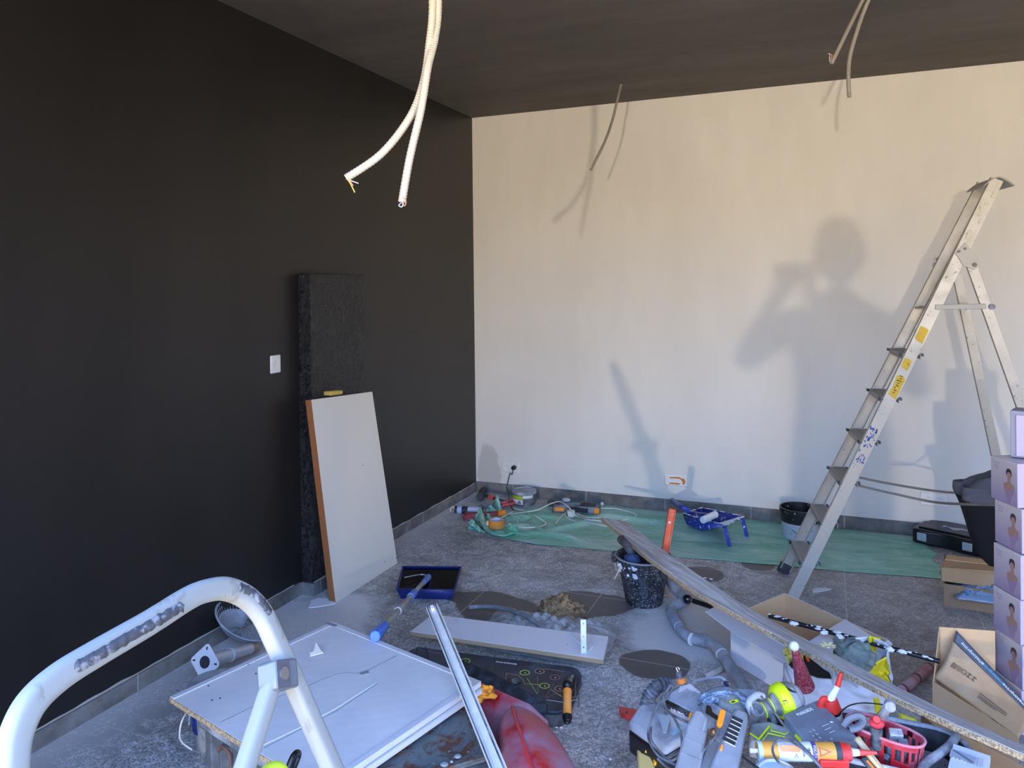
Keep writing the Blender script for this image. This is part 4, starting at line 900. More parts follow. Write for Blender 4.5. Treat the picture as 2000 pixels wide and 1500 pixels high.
ln([(1029, 1324), (1049, 1355)], LIME); ln([(1029, 1335), (1053, 1338)], LIME); ln([(1050, 1321), (1051, 1354)], PEACH); ln([(1063, 1306), (1102, 1312)], PEACH)
ln([(1082, 1334), (1066, 1361)], PINK); ln([(1067, 1363), (1086, 1354)], PINK); ln([(1076, 1347), (1098, 1361)], YEL, .003); ln([(1068, 1367), (1100, 1372), (1124, 1367)], WHL, .003)
ln([(988, 1327), (989, 1315), (1013, 1319), (1022, 1329), (1026, 1338)], PEACH, .0025); ln([(965, 1277), (966, 1316)], INK, .0018)
ln([(1103, 1312), (1106, 1309), (1120, 1312), (1130, 1330), (1130, 1380)], INK, .002); ln([(1123, 1336), (1125, 1362), (1112, 1361)], PEACH); ln([(812, 1290), (815, 1264), (832, 1266), (836, 1285), (836, 1296)], INK, .004); ln([(836, 1272), (868, 1277)], PEACH, .002)
xx, yy = loc2(989, 1295); text('innovaGoods', F @ Matrix.Translation((xx, yy, zt+.001)), .017, WTEXT, t, 'brand_print')
g = G(F); x, y = loc2(1004, 1332); g.flat([(x-.035, y-.02), (x+.01, y-.022), (x+.03, y), (x+.012, y+.022), (x-.035, y+.022)], zt, zt+.002); g.build('recess', BLACK, t); G(F).cyl((x+.006, y, zt), (x+.006, y, zt+.008), .016, n=18).build('hub', DGREY, t)
# orange grip handle standing on it
a, e_ = P(1108, 1338, .17), P(1108, 1405, .11)
t = thing('grip_handle', 'black jointed handle with an orange foam grip on the right end of the exercise board', 'handle', P(1108, 1395, .09))
ax = (e_-a).normalized()
G().ell(a, (.019, .019, .019), 18, 12).build('ball_joint', BLACK, t); G().cyl(a+ax*.018, e_-ax*.012, .0155, n=20).build('orange_grip', ORANGE, t, bev=.003)
G().cyl(e_-ax*.014, e_+ax*.012, .019, .013, n=20).build('end_cap', BLACK, t, bev=.003); G().cyl(e_+ax*.011, e_+ax*.013, .004, n=8).build('screw', STEEL, t)
g = G(); g.hexa([P(1098, 1325, .09), P(1114, 1348, .09), P(1122, 1345, .09), P(1110, 1318, .09)], [P(1102, 1335, .17), P(1112, 1343, .17), P(1123, 1318, .13), P(1118, 1316, .13)]); g.build('support_arm', BLACK, t, bev=.003)
for px, py in ((1117, 1321), (1115, 1329)): G().ell(P(px, py, .16), (.0035, .0035, .0035), 8, 6).build('screw', STEEL, t)

# ------------------------------------------------------------ black sheet and red plastic cases
g = G(); top = [P(900, 1288, .20), P(960, 1312, .20), P(1010, 1340, .20), P(1052, 1362, .19), P(1069, 1374, .17), P(1066, 1392, .12), P(1056, 1415, .09), P(1000, 1430, .11), P(930, 1390, .14), P(880, 1340, .17)]
tag(g.prism(top, (0, .006, -.012)).build('black_sheet', M('black_rubber_sheet', '#17181c', .6, dust=.25, dcol='#4c525c', sc=25, bump=.2, bsc=150), bev=.002), 'dusty black plastic sheet leaning between the exercise board and the red case', 'plastic sheet')
REDC = M('dusty_red_case', '#b6202a', .35, dust=.55, dcol='#8f7f8e', sc=5)
t = thing('plastic_case', 'long red plastic case with an angular end lying below the black sheet', 'plastic case', P(1000, 1430))
a, e_ = P(925, 1365, .17), P(1048, 1420, .15); F = basis(a, e_-a, (.1, -.25, 1)); Lg = (e_-a).length
prof = [(-.05, -.09), (-.05, .02), (-.035, .04), (.035, .045), (.05, .03), (.05, -.09)]
g = G(F)
for x0, x1, k0, k1 in ((-.06, Lg*.8, 1, 1), (Lg*.8, Lg*1.12, 1, .55)):
    g.add([(x0, y*k0, z*k0) for y, z in prof]+[(x1, y*k1, z*k1) for y, z in prof], [tuple(reversed(range(6))), tuple(range(6, 12))]+[(i, (i+1) % 6, 6+(i+1) % 6, 6+i) for i in range(6)])
g.build('case_shell', REDC, t, bev=.008, seg=3)
t = thing('helmet_shell', 'large rounded dusty red plastic shell with a crease, at the bottom edge', 'plastic shell', P(1050, 1500))
a, e_ = P(1005, 1392, .20), P(1075, 1600, .16); F = basis(a, e_-a, (0, 0, 1)); Lg = (e_-a).length
def shell(u, v_):
    th_ = math.pi*(-.02+1.04*v_); k = (1-(1-u)**2.4)**.55 if u > 0 else 0; w_ = .118*k; h_ = .11*k
    y = -math.cos(th_)*w_; z = math.sin(th_)**.8*h_ if math.sin(th_) > 0 else 0
    if v_ > .45: z -= .012*k*math.sin(min(1, (v_-.45)/.5)*math.pi); 
    return V((u*Lg-.01, y, z-.12*0))
g = G(F); g.grid(shell, 30, 40); g.build('upper_shell', REDC, t, solid=.004, ang=60)
g = G(F); g.tube([shell(u/14, .40)+V((0, 0, .002)) for u in range(1, 15)], .005, 6, 2); g.build('crease', M('red_edge', '#c8343a', .35, dust=.2, dcol='#b0808a'), t)
g = G(F); g.grid(lambda u, v_: V((shell(u, v_).x, shell(u, v_).y, -.13*min(1, u*5)*(1) if 0 < v_ < 1 else shell(u, v_).z)), 24, 6); 
g = G(F); n0 = [shell(u/14, 0) for u in range(1, 15)]; n1_ = [shell(u/14, 1) for u in range(1, 15)]
vs = [p_ for p_ in n0]+[p_-V((0, 0, .11)) for p_ in n0]+[p_ for p_ in n1_]+[p_-V((0, 0, .11)) for p_ in n1_]
g.add(vs, [(i, i+1, 15+i-1, 14+i) for i in range(13)]+[(28+i, 29+i, 43+i, 42+i) for i in range(13)]+[(0, 14, 42, 28)]); g.build('lower_shell', REDC, t, solid=.004)

# ------------------------------------------------------------ grey panels on the tool boxes
zp = .30
def pan(label, q, th_, seed, name='door_panel'):
    t = thing(name, label, 'panel', sum(q, V())/4-V((0, 0, th_)))
    b = NB('dusty_grey_panel%d' % seed); v = b.pos(False)
    w_ = b.n('TexWave', {'Vector': b.map(v, (1, 1, 1), (0, 0, .9)), 'Scale': 7, 'Distortion': 5, 'Detail': 4}).outputs[1]
    f = b.math('ADD', b.step(b.noise(v, 6, 5, .6), .35, .68, 0, .55), b.math('MULTIPLY', w_, .12))
    b.set(b.b.inputs['Base Color'], b.mix(f, lin('#c9cacd'), lin('#dddde0'))); b.b.inputs['Roughness'].default_value = .55; b.bump(b.noise(v, 90, 3), .08, .001)
    g = G(); g.hexa([p_-V((0, 0, th_)) for p_ in q], q); g.build('sheet', b.m, t, bev=.002)
    return t
a, b_, c_ = P(332, 1362, zp), P(650, 1215, zp), P(940, 1332, zp); d_ = a+(c_-b_)
d_ = a+(c_-b_)
def addedges(t, q, z, w_=.022):
    cc = sum(q, V())/4
    em = M('panel_frame_strip', '#c9cbd2', .4, dust=.2)
    for p_, r_ in ((0, 1), (1, 2), (2, 3)):
        p1, p2 = q[p_], q[r_]; n_ = (cc-(p1+p2)/2); e1 = (p2-p1).normalized(); n_ = (n_-e1*n_.dot(e1)).normalized()
        G().beam(p1+n_*w_/2+V((0, 0, .0015)), p2+n_*w_/2+V((0, 0, .0015)), w_, .003).build('frame_strip', em, t, bev=.001)
q = [a, b_, c_, d_]
t = pan('large dusty grey-white door panel lying flat across the tool boxes', q, .016, 1)
addedges(t, q, zp)
g = G(); e1 = (d_-a).normalized(); n_ = (a-b_).normalized(); g.beam(a+n_*.001-V((0, 0, .008)), d_+n_*.001-V((0, 0, .008)), .003, .015); g.build('chipboard_edge', CHIP, t)
for px, py in ((484, 1298), (500, 1316), (414, 1368), (430, 1364), (347, 1348), (407, 1340)): G().cyl(P(px, py, zp+.0005), P(px, py, zp+.0042 if px == 347 else zp+.001), .0035, n=8).build('screw_hole', INK, t)
ex = (c_-b_).normalized(); ey = (a-b_).normalized()
LN = M('score_line', '#7f838b', .6); LW = M('white_score', '#dfe2e8', .5)
def line(pts, m_, w_=.0018, h_=.0012): 
    g = G(); pp = [P(x, y, zp) for x, y in pts]
    for p1, p2 in zip(pp, pp[1:]): g.beam(p1+V((0, 0, h_/2)), p2+V((0, 0, h_/2)), w_, h_)
    return g.build('score_line', m_, t)
line([(430, 1412), (500, 1378), (600, 1341), (635, 1326), (655, 1318), (680, 1315), (712, 1317)], LN); line([(715, 1312), (775, 1281)], LN)
line([(510, 1457), (585, 1421), (655, 1384), (735, 1333)], LW, .004); line([(515, 1462), (590, 1424), (660, 1388), (738, 1335)], LN, .002)
G().box(P(712, 1314, zp+.0012), (.03, .02, .002), Matrix.Rotation(.9, 3, 'Z')).build('patch', M('patch_grey', '#84868c', .6), t)
q_ = [P(634, 1216, zp+.0034), P(640, 1219, zp+.0034), P(660, 1224, zp+.0034), P(653, 1216, zp+.0034)]
g = G(); g.prism([P(634, 1218, zp+.0034), P(655, 1224, zp+.0034), P(660, 1221, zp+.0034), P(640, 1215, zp+.0034)], (0, 0, .0006)); g.build('worn_corner', M('patch_grey', '#84868c', .6), t)
g = G(); g.prism([P(604, 1277, zp+.004), P(612, 1274, zp+.004), P(617, 1256, zp+.03), P(628, 1274, zp+.004), P(632, 1276, zp+.006), P(606, 1283, zp+.002)], (0, .0, .004))
tag(g.build('plaster_chip', M('cream_chip', '#d9d7ca', .8), bev=.001), 'small broken cream plaster piece on the grey door panel', 'plaster piece')
# second panel just under it, shifted
zq = .278; q2 = [P(430, 1425, zq), P(700, 1300, zq), P(941, 1346, zq), None]; q2[3] = q2[0]+(q2[2]-q2[1])
s2 = (c_-b_).normalized(); s3 = (a-b_).normalized(); c2_ = P(942, 1347, zq); q2 = [c2_-s2*.5+s3*.66, c2_-s2*.5, c2_, c2_+s3*.66]
t = pan('second grey door panel underneath the first, its corner showing at the right', q2, .014, 2)
addedges(t, q2, zq, .018)
tag(G().ell(P(936, 1352, .25), (.05, .035, .022), 22, 14, .7, 5).build('orange_cloth', M('orange_cloth', '#e0922e', .9, bump=.8, bsc=80)), 'scrunched orange rag squeezed out between the panels and the red case', 'rag')

# toolbox, grey plastic, under the left of the panel
t = thing('tool_box', 'ribbed grey plastic tool box with blue logo under the left end of the grey panel', 'tool box', P(470, 1560))
TB = M('ribbed_grey_plastic', '#5a5e5f', .6, dust=.35, dcol='#7d8286', sc=14)
d1 = (d_-a).normalized(); a1 = a+d1*.12-s3*.05; b1 = a1+d1*.44; dd = -s3*.30
g = G(); z0, z1 = .002, .262
g.hexa([p_+V((0, 0, z0-p_.z)) for p_ in (a1, b1, b1+dd, a1+dd)], [p_+V((0, 0, z1-p_.z)) for p_ in (a1-d1*.0, b1, b1+dd, a1+dd)]); g.build('box_body', TB, t, bev=.012)
n_ = s3
for i in range(7):
    p_ = a1+d1*(.05+.055*i)+n_*.002; G().beam(V((p_.x, p_.y, .01)), V((p_.x, p_.y, .235)), .01, .008, n_).build('rib', TB, t, bev=.002)
G().beam(V((a1.x, a1.y, .245))+n_*.006, V((b1.x, b1.y, .245))+n_*.006, .03, .03).build('lid_rim', M('lid_grey', '#6c7175', .6, dust=.4), t, bev=.005)
p_ = a1+d1*.35+n_*.012; g = G(); g.beam(V((p_.x, p_.y, .22)), V((p_.x, p_.y, .1))+d1*.13, .03, .03); g.build('strut', TB, t, bev=.004)
G().tube([a1+n_*.01+d1*.10+V((0, 0, -.12)), a1+n_*.014+d1*.13+V((0, 0, -.09)), a1+n_*.014+d1*.17+V((0, 0, -.10)), a1+n_*.01+d1*.17+V((0, 0, -.14))], .004, 6).build('rusty_loop', M('rust_wire', '#7a4f3f', .8), t)
# bucket with blue logo behind the box corner
t = thing('plaster_tub', 'small grey tub with blue and white lettering and wire bail under the panel corner', 'tub', P(385, 1450))
c = P(392, 1462)+V((.02, .06, 0)); 
G(Matrix.Translation(c)).lathe([(.075, 0), (.095, .2), (.1, .2), (.1, .215), (.0, .215)], 30).build('tub_body', M('tub_grey', '#8a8d8e', .5, dust=.3), t)
wrap(c, .083, 165, 262, .06, .17, 'blue_print', M('blue_print', '#2c3f96', .5), t, 16, .0915)
Ft = basis(c+V((-.09*math.cos(math.radians(35)), -.09*math.sin(math.radians(35))-.004, .115)), (0, 0, -1), (-math.cos(math.radians(35)), -math.sin(math.radians(35)), .1))
text('SAVA', Ft, .04, WTEXT, t, 'white_letters', .0012)
G().tube([c+V((-.04, .0, .2)), P(362, 1395, .2), P(351, 1430, .15), P(356, 1450, .1), P(375, 1464, .06)], .003, 8).build('wire_bail', WCABLE, t)
# rusty metal box
b = NB('rusty_blue_metal'); v = b.pos(False)
r_ = b.step(b.noise(v, 12, 6, .7, .6), .46, .58); r2 = b.step(b.noise(v, 30, 4, .7), .55, .65)
c = b.mix(r_, lin('#5f6c72'), b.mix(r2, lin('#5a3c2c'), lin('#8a5a30'))); c = b.mix(b.step(b.noise(v, 55, 3), .68, .7), c, lin('#b5b5bb'))
b.set(b.b.inputs['Base Color'], c); b.b.inputs['Metallic'].default_value = .2; b.set(b.b.inputs['Roughness'], b.step(r_, 0, 1, .45, .85)); b.bump(r_, .3, .002); RUST = b.m
zb = .25; q = [P(960, 1500, zb), P(905, 1376, zb)]
p0 = P(902, 1372, zb); p1 = P(972, 1470, zb); e1 = (p1-p0).normalized(); e2 = V((e1.y, -e1.x, 0)); e2 = e2 if e2.x < 0 else -e2
p0 = p0-e1*.05
t = thing('metal_tool_box', 'rusty blue-grey metal tool box lid under the door panels', 'tool box', V((p0.x, p0.y, 0)))
q4 = [p0, p0+e1*.36, p0+e1*.36+e2*.40, p0+e2*.40]
g = G(); g.hexa([V((p_.x, p_.y, .0)) for p_ in q4], [V((p_.x, p_.y, zb-.02)) for p_ in q4]); g.build('box_body', M('dark_blue_metal', '#3a424b', .5, .4, dust=.2, dcol='#6c7680'), t, bev=.004)
g = G(); g.hexa([p_-V((0, 0, .02)) for p_ in q4], q4); g.build('lid', RUST, t, bev=.006)
g = G()
for i in range(4): g.beam(q4[i]+V((0, 0, .003)), q4[(i+1) % 4]+V((0, 0, .003)), .02, .006)
g.build('lid_rim', RUST, t, bev=.002)
for px, py, r_ in ((868, 1493, .012), (894, 1477, .011), (882, 1488, .005)): G().ell(P(px, py, zb+.006), (r_, r_, .004), 14, 6).build('dried_drop', M('clear_drop', '#8d979c', .15), t)
# aluminium rail on top
a, e_ = Q(843, 1184, 2.9), Q(985, 1530, 2.12)
t = thing('metal_rail', 'long pale aluminium channel rail resting on the corner of the door panels', 'rail', (a+e_)/2)
F = basis(a, e_-a, UP*.8-FW*.6); Lg = (e_-a).length; RL = M('pale_rail', '#cdcfcc', .4, .05, dust=.3, dcol='#d3d5d8', sc=20)
g = G(F); g.flat([(0, -.02), (Lg, -.02), (Lg, .02), (0, .02)], -.008, -.005); g.build('channel_base', RL, t)
for y, h_ in ((-.021, .014), (-.012, .007), (.011, .007), (.021, .014)):
    G(F).box((Lg/2, y, -.004+h_/2-.003), (Lg, .0028, h_)).build('channel_rib', RL, t, bev=.0006)
for y in (-.0165, .016): G(F).box((Lg/2, y, -.0045), (Lg, .004, .001)).build('dark_groove', DGREY, t)
G(F).box((.012, .0, .0), (.02, .012, .012)).build('clip', WHITE, t)

# ------------------------------------------------------------ fan guard, flanged leg, shard
t = thing('fan_guard', 'grey plastic mesh fan guard dish standing against the skirting of the black wall', 'fan guard', P(470, 1265))
c = P(455, 1262, .0)+V((.03, .05, .11)); Rr = .155
FG = M('fan_grey', '#8f949c', .6, dust=.3); F = basis(c, (.55, -.7, -.15), (.42, .2, .9))
nr, na = 9, 44; g = G(F)
def dome(r, a_): k = r/Rr; return V((r*math.cos(a_), r*math.sin(a_)*.92, -.085*(1-k*k)))
for i in range(1, nr+1):
    r = Rr*i/nr; g.tube([dome(r, 2*math.pi*k/36) for k in range(37)], .0016 if i < nr else .005, 5, 0)
g.build('guard_ring', FG, t)
g = G(F)
for k in range(na):
    a_ = 2*math.pi*k/na; g.tube([dome(Rr*(.15+.85*j/5), a_+.25*j/5) for j in range(6)], .0013, 4, 0)
g.build('guard_mesh', FG, t)
g = G(F); g.grid(lambda u, v_: dome(Rr*(.35+.45*u)*.999, math.pi*(.9+v_*1.2))+V((0, 0, -.003)), 8, 24); g.build('dish_back', FG, t, solid=.002)
LEG = M('white_leg_metal', '#c6c8cc', .4, .3, dust=.3)
a = P(401, 1293, .13); e_ = P(492, 1266, .05)
t = thing('table_leg', 'white metal table leg with a square four-slot mounting plate on the floor', 'table leg', P(420, 1300))
ax = (e_-a).normalized(); F = basis(a, ax, (0, .2, 1))
Fp = F @ Matrix.Rotation(math.radians(45), 4, 'X')
g = G(F); g.cyl((.0, 0, 0), (.30, 0, 0), .027, .022, n=26); g.build('tube', LEG, t)
g = G(F); g.cyl((-.0045, 0, 0), (-.003, 0, 0), .024, n=26); g.build('tube_mouth', M('dark_bore', '#2b2c30', .8), t)
rp = rrect(.105, .105, .014); g = G(Fp); g.prism([(-.003, x, y) for x, y in rp], (.004, 0, 0)); pl_ = g.build('mounting_plate', M('white_enamel', '#d6d9df', .35, dust=.15), t, bev=.001)
for sx1, sy1 in ((1, 1), (1, -1), (-1, 1), (-1, -1)):
    g = G(Fp); g.box((-.0035, sx1*.037, sy1*.037), (.002, .012, .006), Matrix.Rotation(math.radians(45*sx1*sy1), 3, 'X')); g.build('slot', INK, pl_)
G(F).cyl((.155, 0, 0), (.17, 0, 0), .029, n=26).build('collar', LEG, t); G(F).cyl((.25, 0, 0), (.34, .0, -.0), .02, n=20).build('wood_end', M('tan_wood', '#9b8a7c', .8), t)
g = G(); q_ = [P(603, 1188, .004), P(608, 1174, .004), P(622, 1169, .004), P(645, 1170, .004), P(656, 1180, .004), P(640, 1183, .004), P(622, 1186, .004)]
tag(g.prism(q_, (0, 0, .004)).build('laminate_offcut', M('white_offcut', '#f2f3f5', .5)), 'white curved laminate offcut on the floor beside the leaning cream panel', 'offcut')

# ------------------------------------------------------------ white hoop stool at the left (nearest thing)
zh = 1.20; A0 = P(62, 1385, zh); B0 = P(455, 1155, zh)
bar = (B0-A0); bd = bar.normalized(); perp = V((bd.y, -bd.x, 0)); 
if perp.dot(-FW) < 0: perp = -perp
lean = (perp*.36-V((0, 0, .93))).normalized(); pn_ = bd.cross(lean).normalized()
def H2(px, py): return PL(px, py, A0, pn_)
pts = [H2(20, 1560), H2(22, 1500), H2(30, 1440), H2(60, 1375), H2(115, 1322), H2(190, 1275), H2(290, 1217), H2(365, 1170), H2(400, 1155), H2(440, 1150), H2(480, 1166), H2(512, 1200), H2(540, 1258), H2(580, 1345), H2(635, 1470), H2(650, 1504)]
dr = (pts[-1]-pts[-3]).normalized(); dl = (lean*.98+bd*-.05).normalized()
pr = pts[-1]+dr*((pts[-1].z)/-dr.z*.995); pl_ = pts[0]+dl*((pts[0].z)/-dl.z*.995)
b = NB('worn_white_enamel'); v = b.pos(False)
chipf = b.step(b.noise(b.map(v, (1, 1, 1)), 14, 5, .65, .5), .58, .63)
b.set(b.b.inputs['Base Color'], b.mix(b.math('MULTIPLY', chipf, .5), lin('#959895'), lin('#77746a'))); b.b.inputs['Roughness'].default_value = .35; ENAM = b.m
t = thing('step_stool', 'white enamelled hoop-handled step stool, nearest thing at the lower left', 'step stool', (pr+pl_)/2)
def oval(pts, w_, th_, name, mat, k=8):
    p = cat(pts, k); N = len(p); vs = []; sec = rrect(w_, th_, .009, 4); n = len(sec)
    for i, c in enumerate(p):
        tt = (p[min(i+1, N-1)]-p[max(i-1, 0)]).normalized(); y = pn_.cross(tt).normalized()
        for a_, b2 in sec: vs.append(c+pn_*a_+y*b2)
    fs = [(i*n+q_, i*n+(q_+1) % n, (i+1)*n+(q_+1) % n, (i+1)*n+q_) for i in range(N-1) for q_ in range(n)]+[tuple(reversed(range(n))), tuple((N-1)*n+q_ for q_ in range(n))]
    return G().add(vs, fs).build(name, mat, t, ang=50)
oval([pl_+(pts[0]-pl_)*k for k in (0, .3, .6, .85, .95)]+pts+[pts[-1]+(pr-pts[-1])*k for k in (.05, .15, .4, .7, 1)], .026, .031, 'hoop_rail', ENAM)
# worn black band on the front/top of the bar
b = NB('worn_black_grip'); v = b.pos(False)
b.set(b.b.inputs['Base Color'], b.mix(b.step(b.noise(v, 45, 4, .7), .5, .6), lin('#4a4c52'), lin('#8c9097'))); b.b.inputs['Roughness'].default_value = .6
gp = [H2(128, 1311), H2(165, 1291), H2(230, 1253), H2(300, 1213), H2(345, 1186)]
gp2 = [H2(452, 1150), H2(478, 1162), H2(500, 1182), H2(515, 1204)]
bb2 = b.m
def band(pl3, name, seed, wd=.011):
    p = cat(pl3, 14); vs = []; N = len(p)
    for i, c in enumerate(p):
        tt = (p[min(i+1, N-1)]-p[max(i-1, 0)]).normalized(); y = pn_.cross(tt).normalized()
        if y.z < 0: y = -y
        s_f = -1 if pn_.dot(FW) > 0 else 1; f = min(1, min(i, N-1-i)/3)
        w1 = wd*f*(1+.45*noise.noise(V((i*.45, seed, 0)))); w2 = wd*f*(1+.45*noise.noise(V((i*.5, seed+9, 0))))
        for a_ in (-w2*.75, w1*.75): vs.append(c+pn_*s_f*.0133+y*a_)
    G().add(vs, [(2*i, 2*i+2, 2*i+3, 2*i+1) for i in range(N-1)]).build(name, bb2, t, solid=.0008, off=1)
band(gp, 'worn_patch', 1, .0085); band(gp2, 'worn_patch', 2, .0085)
# hinge block and rear leg
hb_ = H2(533, 1322); s_f = -1 if pn_.dot(FW) > 0 else 1
F = basis(hb_+pn_*s_f*.0, H2(566, 1318)-H2(533, 1322), pn_*s_f)
g = G(F); g.box((.006, 0, .004), (.05, .040, .036)); g.build('hinge_block', M('hinge_grey_blue', '#6d7884', .4, .3), t, bev=.004)
g = G(F); g.box((-.004, 0, .0225), (.028, .038, .002)); hk = g.build('hinge_face', M('hinge_dark', '#55565e', .5), t); G(F).cyl((-.004, 0, .0225), (-.004, 0, .026), .009, n=20).build('bolt', STEEL, hk)
q0 = H2(530, 1335); q1 = PL(478, 1500, A0, pn_); dl2 = (q1-q0).normalized(); back = -perp
q1b = q0+(q1-q0)*1.0; 
dz_ = q0.z; end = q0+(q1-q0).normalized()*.2; dq = ((q1-q0).normalized()+back*.0).normalized(); endq = q0+dq*(q0.z/-dq.z*.99)
oval([q0, q0+(endq-q0)*.3, endq], .026, .026, 'rear_leg', ENAM, 2)
g = G()
for z_ in (.45, .85):
    k = (z_-pts[-1].z)/(pr.z-pts[-1].z); k2 = (z_-pts[0].z)/(pl_.z-pts[0].z)
    if 0 < k < 1: pa = pts[-1]+(pr-pts[-1])*k; pb = pts[0]+(pl_-pts[0])*k2; G().beam(pa, pb, .12, .02).build('step', DGREY, t, bev=.004)
t = thing('safety_vest', 'fluorescent yellow cloth rolled at the foot of the picture by the stool leg', 'cloth', PL(500, 1510, A0, pn_))
c = PL(505, 1550, A0+FW*.03, pn_); F = basis(c, bd, UP)
g = G(F); g.tube([(-.09, 0, -.012), (-.03, 0, .004), (.02, .0, .012), (.045, 0, .002), (.06, .0, -.03)], .014, 12, 6, flat=.9); g.build('rolled_cloth', M('fluorescent_cloth', '#dcee3a', .8, bump=.4, bsc=120), t)
a, e_ = P(577, 1474, .42), P(560, 1530, .36)
tag(G().tube([P(548, 1540, .33), P(563, 1500, .37), P(572, 1478, .39), P(580, 1470, .39), P(583, 1476, .37), P(570, 1510, .34), P(560, 1545, .32)], .008, 10).build('looped_rod', BLACK), 'black looped rod poking up over the front edge of the grey door panel', 'rod')

# ============================================================ RIGHT-HAND TOOL PILE
# grey drain pipe
t = thing('drain_pipe', 'grey plastic drain pipe with bends running across the floor under the plank', 'pipe', P(1340, 1240))
PIPE = M('grey_pvc', '#767a82', .5, dust=.45, dcol='#9ba1ab', sc=11)
pp = [P(1296, 1110, .10), P(1315, 1145, .075), P(1336, 1168, .06), P(1318, 1180, .04), P(1308, 1192, .036), P(1325, 1222, .035), P(1345, 1243, .035), P(1380, 1252, .037), P(1402, 1266, .04), P(1425, 1300, .045), P(1455, 1345, .06), P(1480, 1385, .07)]
G().tube([pp[0], pp[1], pp[2]], .026, 16, 6).build('pipe_length', PIPE, t)
G().tube([P(1342, 1172, .045), P(1325, 1180, .04), P(1311, 1188, .036), P(1311, 1197, .035), P(1320, 1212, .035), P(1335, 1235, .035), P(1350, 1245, .036), P(1370, 1250, .037)], .026, 16, 8).build('pipe_bend', PIPE, t)
G().tube(pp[7:], .025, 16, 8).build('pipe_length', PIPE, t)
for a, b_ in ((pp[6]*.35+pp[7]*.65, pp[7]), (pp[8], pp[8]*.6+pp[9]*.4), (pp[4]*.2+pp[5]*.8, pp[5]*.85+pp[6]*.15)): G().cyl(a, b_, .029, n=20).build('pipe_socket', PIPE, t, bev=.002)
for q, r in (((1349, 1248), .0262),): G().cyl(P(*q, .0365), P(q[0]+3, q[1]+1, .0365), .0272, n=20).build('white_seam', WHITE, t)
# black ball-ended rod
t = thing('ball_handle', 'glossy black ball knob on a black rod sticking out beside the drain pipe', 'knob', P(1345, 1185))
a = P(1343, 1170, .075); e_ = P(1412, 1192, .09)
GLB = M('glossy_black', '#101318', .15, coat=.5)
G().ell(a, (.024, .024, .024), 24, 16).build('ball_knob', GLB, t); ax = (e_-a).normalized()
G().cyl(a+ax*.02, a+ax*.04, .006, n=12).build('neck', STEEL, t); G().cyl(a+ax*.036, e_+ax*.05, .0125, n=16).build('rod', BLACK, t, bev=.002)
G().tube([P(1396, 1184, .13), P(1393, 1196, .09), P(1403, 1205, .08), P(1406, 1192, .11), P(1398, 1182, .13)], .0035, 7).build('steel_ring', STEEL, t)
# mop/roller pole with white paint
t = thing('painted_pole', 'thin black pole dripped with white paint lying across the open carton', 'pole', P(1700, 1260, .22))
a, e_ = P(1502, 1203, .24), P(1836, 1292, .24)
G().cyl(a, e_, .0095, n=14).build('pole_shaft', M('black_pole', '#17181c', .3), t)
g = G(); random.seed(11)
for i in range(34):
    f = random.random()**.9; p_ = a+(e_-a)*f; r_ = random.uniform(.004, .010); g.ell(p_+V((random.uniform(-.003, .003), random.uniform(-.008, .003), .007+random.uniform(-.004, .002))), (r_*1.4, r_*.8, r_*.45), 8, 6, .6, i)
for px, py in ((1610, 1236), (1640, 1243), (1738, 1268), (1762, 1273), (1550, 1218)): g.ell(P(px, py, .25), (.016, .009, .008), 10, 7, .6, px)
g.build('white_paint_drips', M('white_gloss_paint', '#e3e5e8', .4), t)
# yellow and white shopping bag with things in it
BAG = M('white_poly_bag', '#d3d5de', .45, bump=.5, bsc=22); BAGY = M('yellow_poly_bag', '#e8d322', .4, bump=.3, bsc=22)
t = thing('shopping_bag', 'white and yellow woven plastic shopping bag standing open under the plank', 'bag', P(1630, 1400))
def bagf(r0, r1):
    def fn(u, v_):
        i = u*(len(r0)-1); k = min(int(i), len(r0)-2); f = i-k
        a = r0[k]*(1-f)+r0[k+1]*f; b2 = r1[k]*(1-f)+r1[k+1]*f; p_ = a*(1-v_)+b2*v_
        w_ = math.sin(v_*math.pi)**.7
        return p_+V((.012*nz(u*7, v_*5, 1, 2), .016*nz(u*6, v_*6, 1, 9), 0))*w_
    return fn
rim = [P(1533, 1268, .22), P(1545, 1305, .17), P(1600, 1318, .17), P(1632, 1322, .17), P(1700, 1345, .16), P(1760, 1358, .1)]
base = [P(1528, 1340, .04), P(1560, 1400, .03), P(1600, 1420, .03), P(1640, 1425, .02), P(1690, 1420, .02), P(1735, 1400, .02)]
G().grid(bagf(rim, base), 60, 24).build('front_wall', BAG, t, solid=.0015, ang=60)
rimr = [P(1660, 1246, .26), P(1697, 1243, .27), P(1722, 1251, .27), P(1736, 1261, .26), P(1732, 1280, .24)]
baser = [P(1655, 1330, .05), P(1700, 1320, .03), P(1720, 1330, .02), P(1745, 1350, .02), P(1742, 1352, .03)]
G().grid(bagf(rimr, baser), 40, 20).build('back_wall', BAG, t, solid=.0015, ang=60)
G().grid(bagf([P(1690, 1308, .20), P(1710, 1294, .22), P(1731, 1282, .24), P(1735, 1300, .2)], [P(1690, 1345, .1), P(1705, 1345, .08), P(1725, 1345, .06), P(1738, 1345, .05)]), 20, 14).build('yellow_fold', BAGY, t, solid=.0015)
G().grid(bagf([P(1697, 1242, .276), P(1708, 1244, .277), P(1720, 1247, .277)], [P(1697, 1300, .11), P(1710, 1302, .11), P(1716, 1296, .12)]), 16, 14).build('yellow_stripe', BAGY, t, solid=.002)
G().grid(bagf([P(1528, 1270, .235), P(1536, 1262, .24), P(1546, 1268, .235)], [P(1540, 1300, .185), P(1544, 1290, .19), P(1548, 1286, .195)]), 10, 10).build('yellow_corner', M('pale_yellow_bag', '#d9cf72', .45), t, solid=.003)
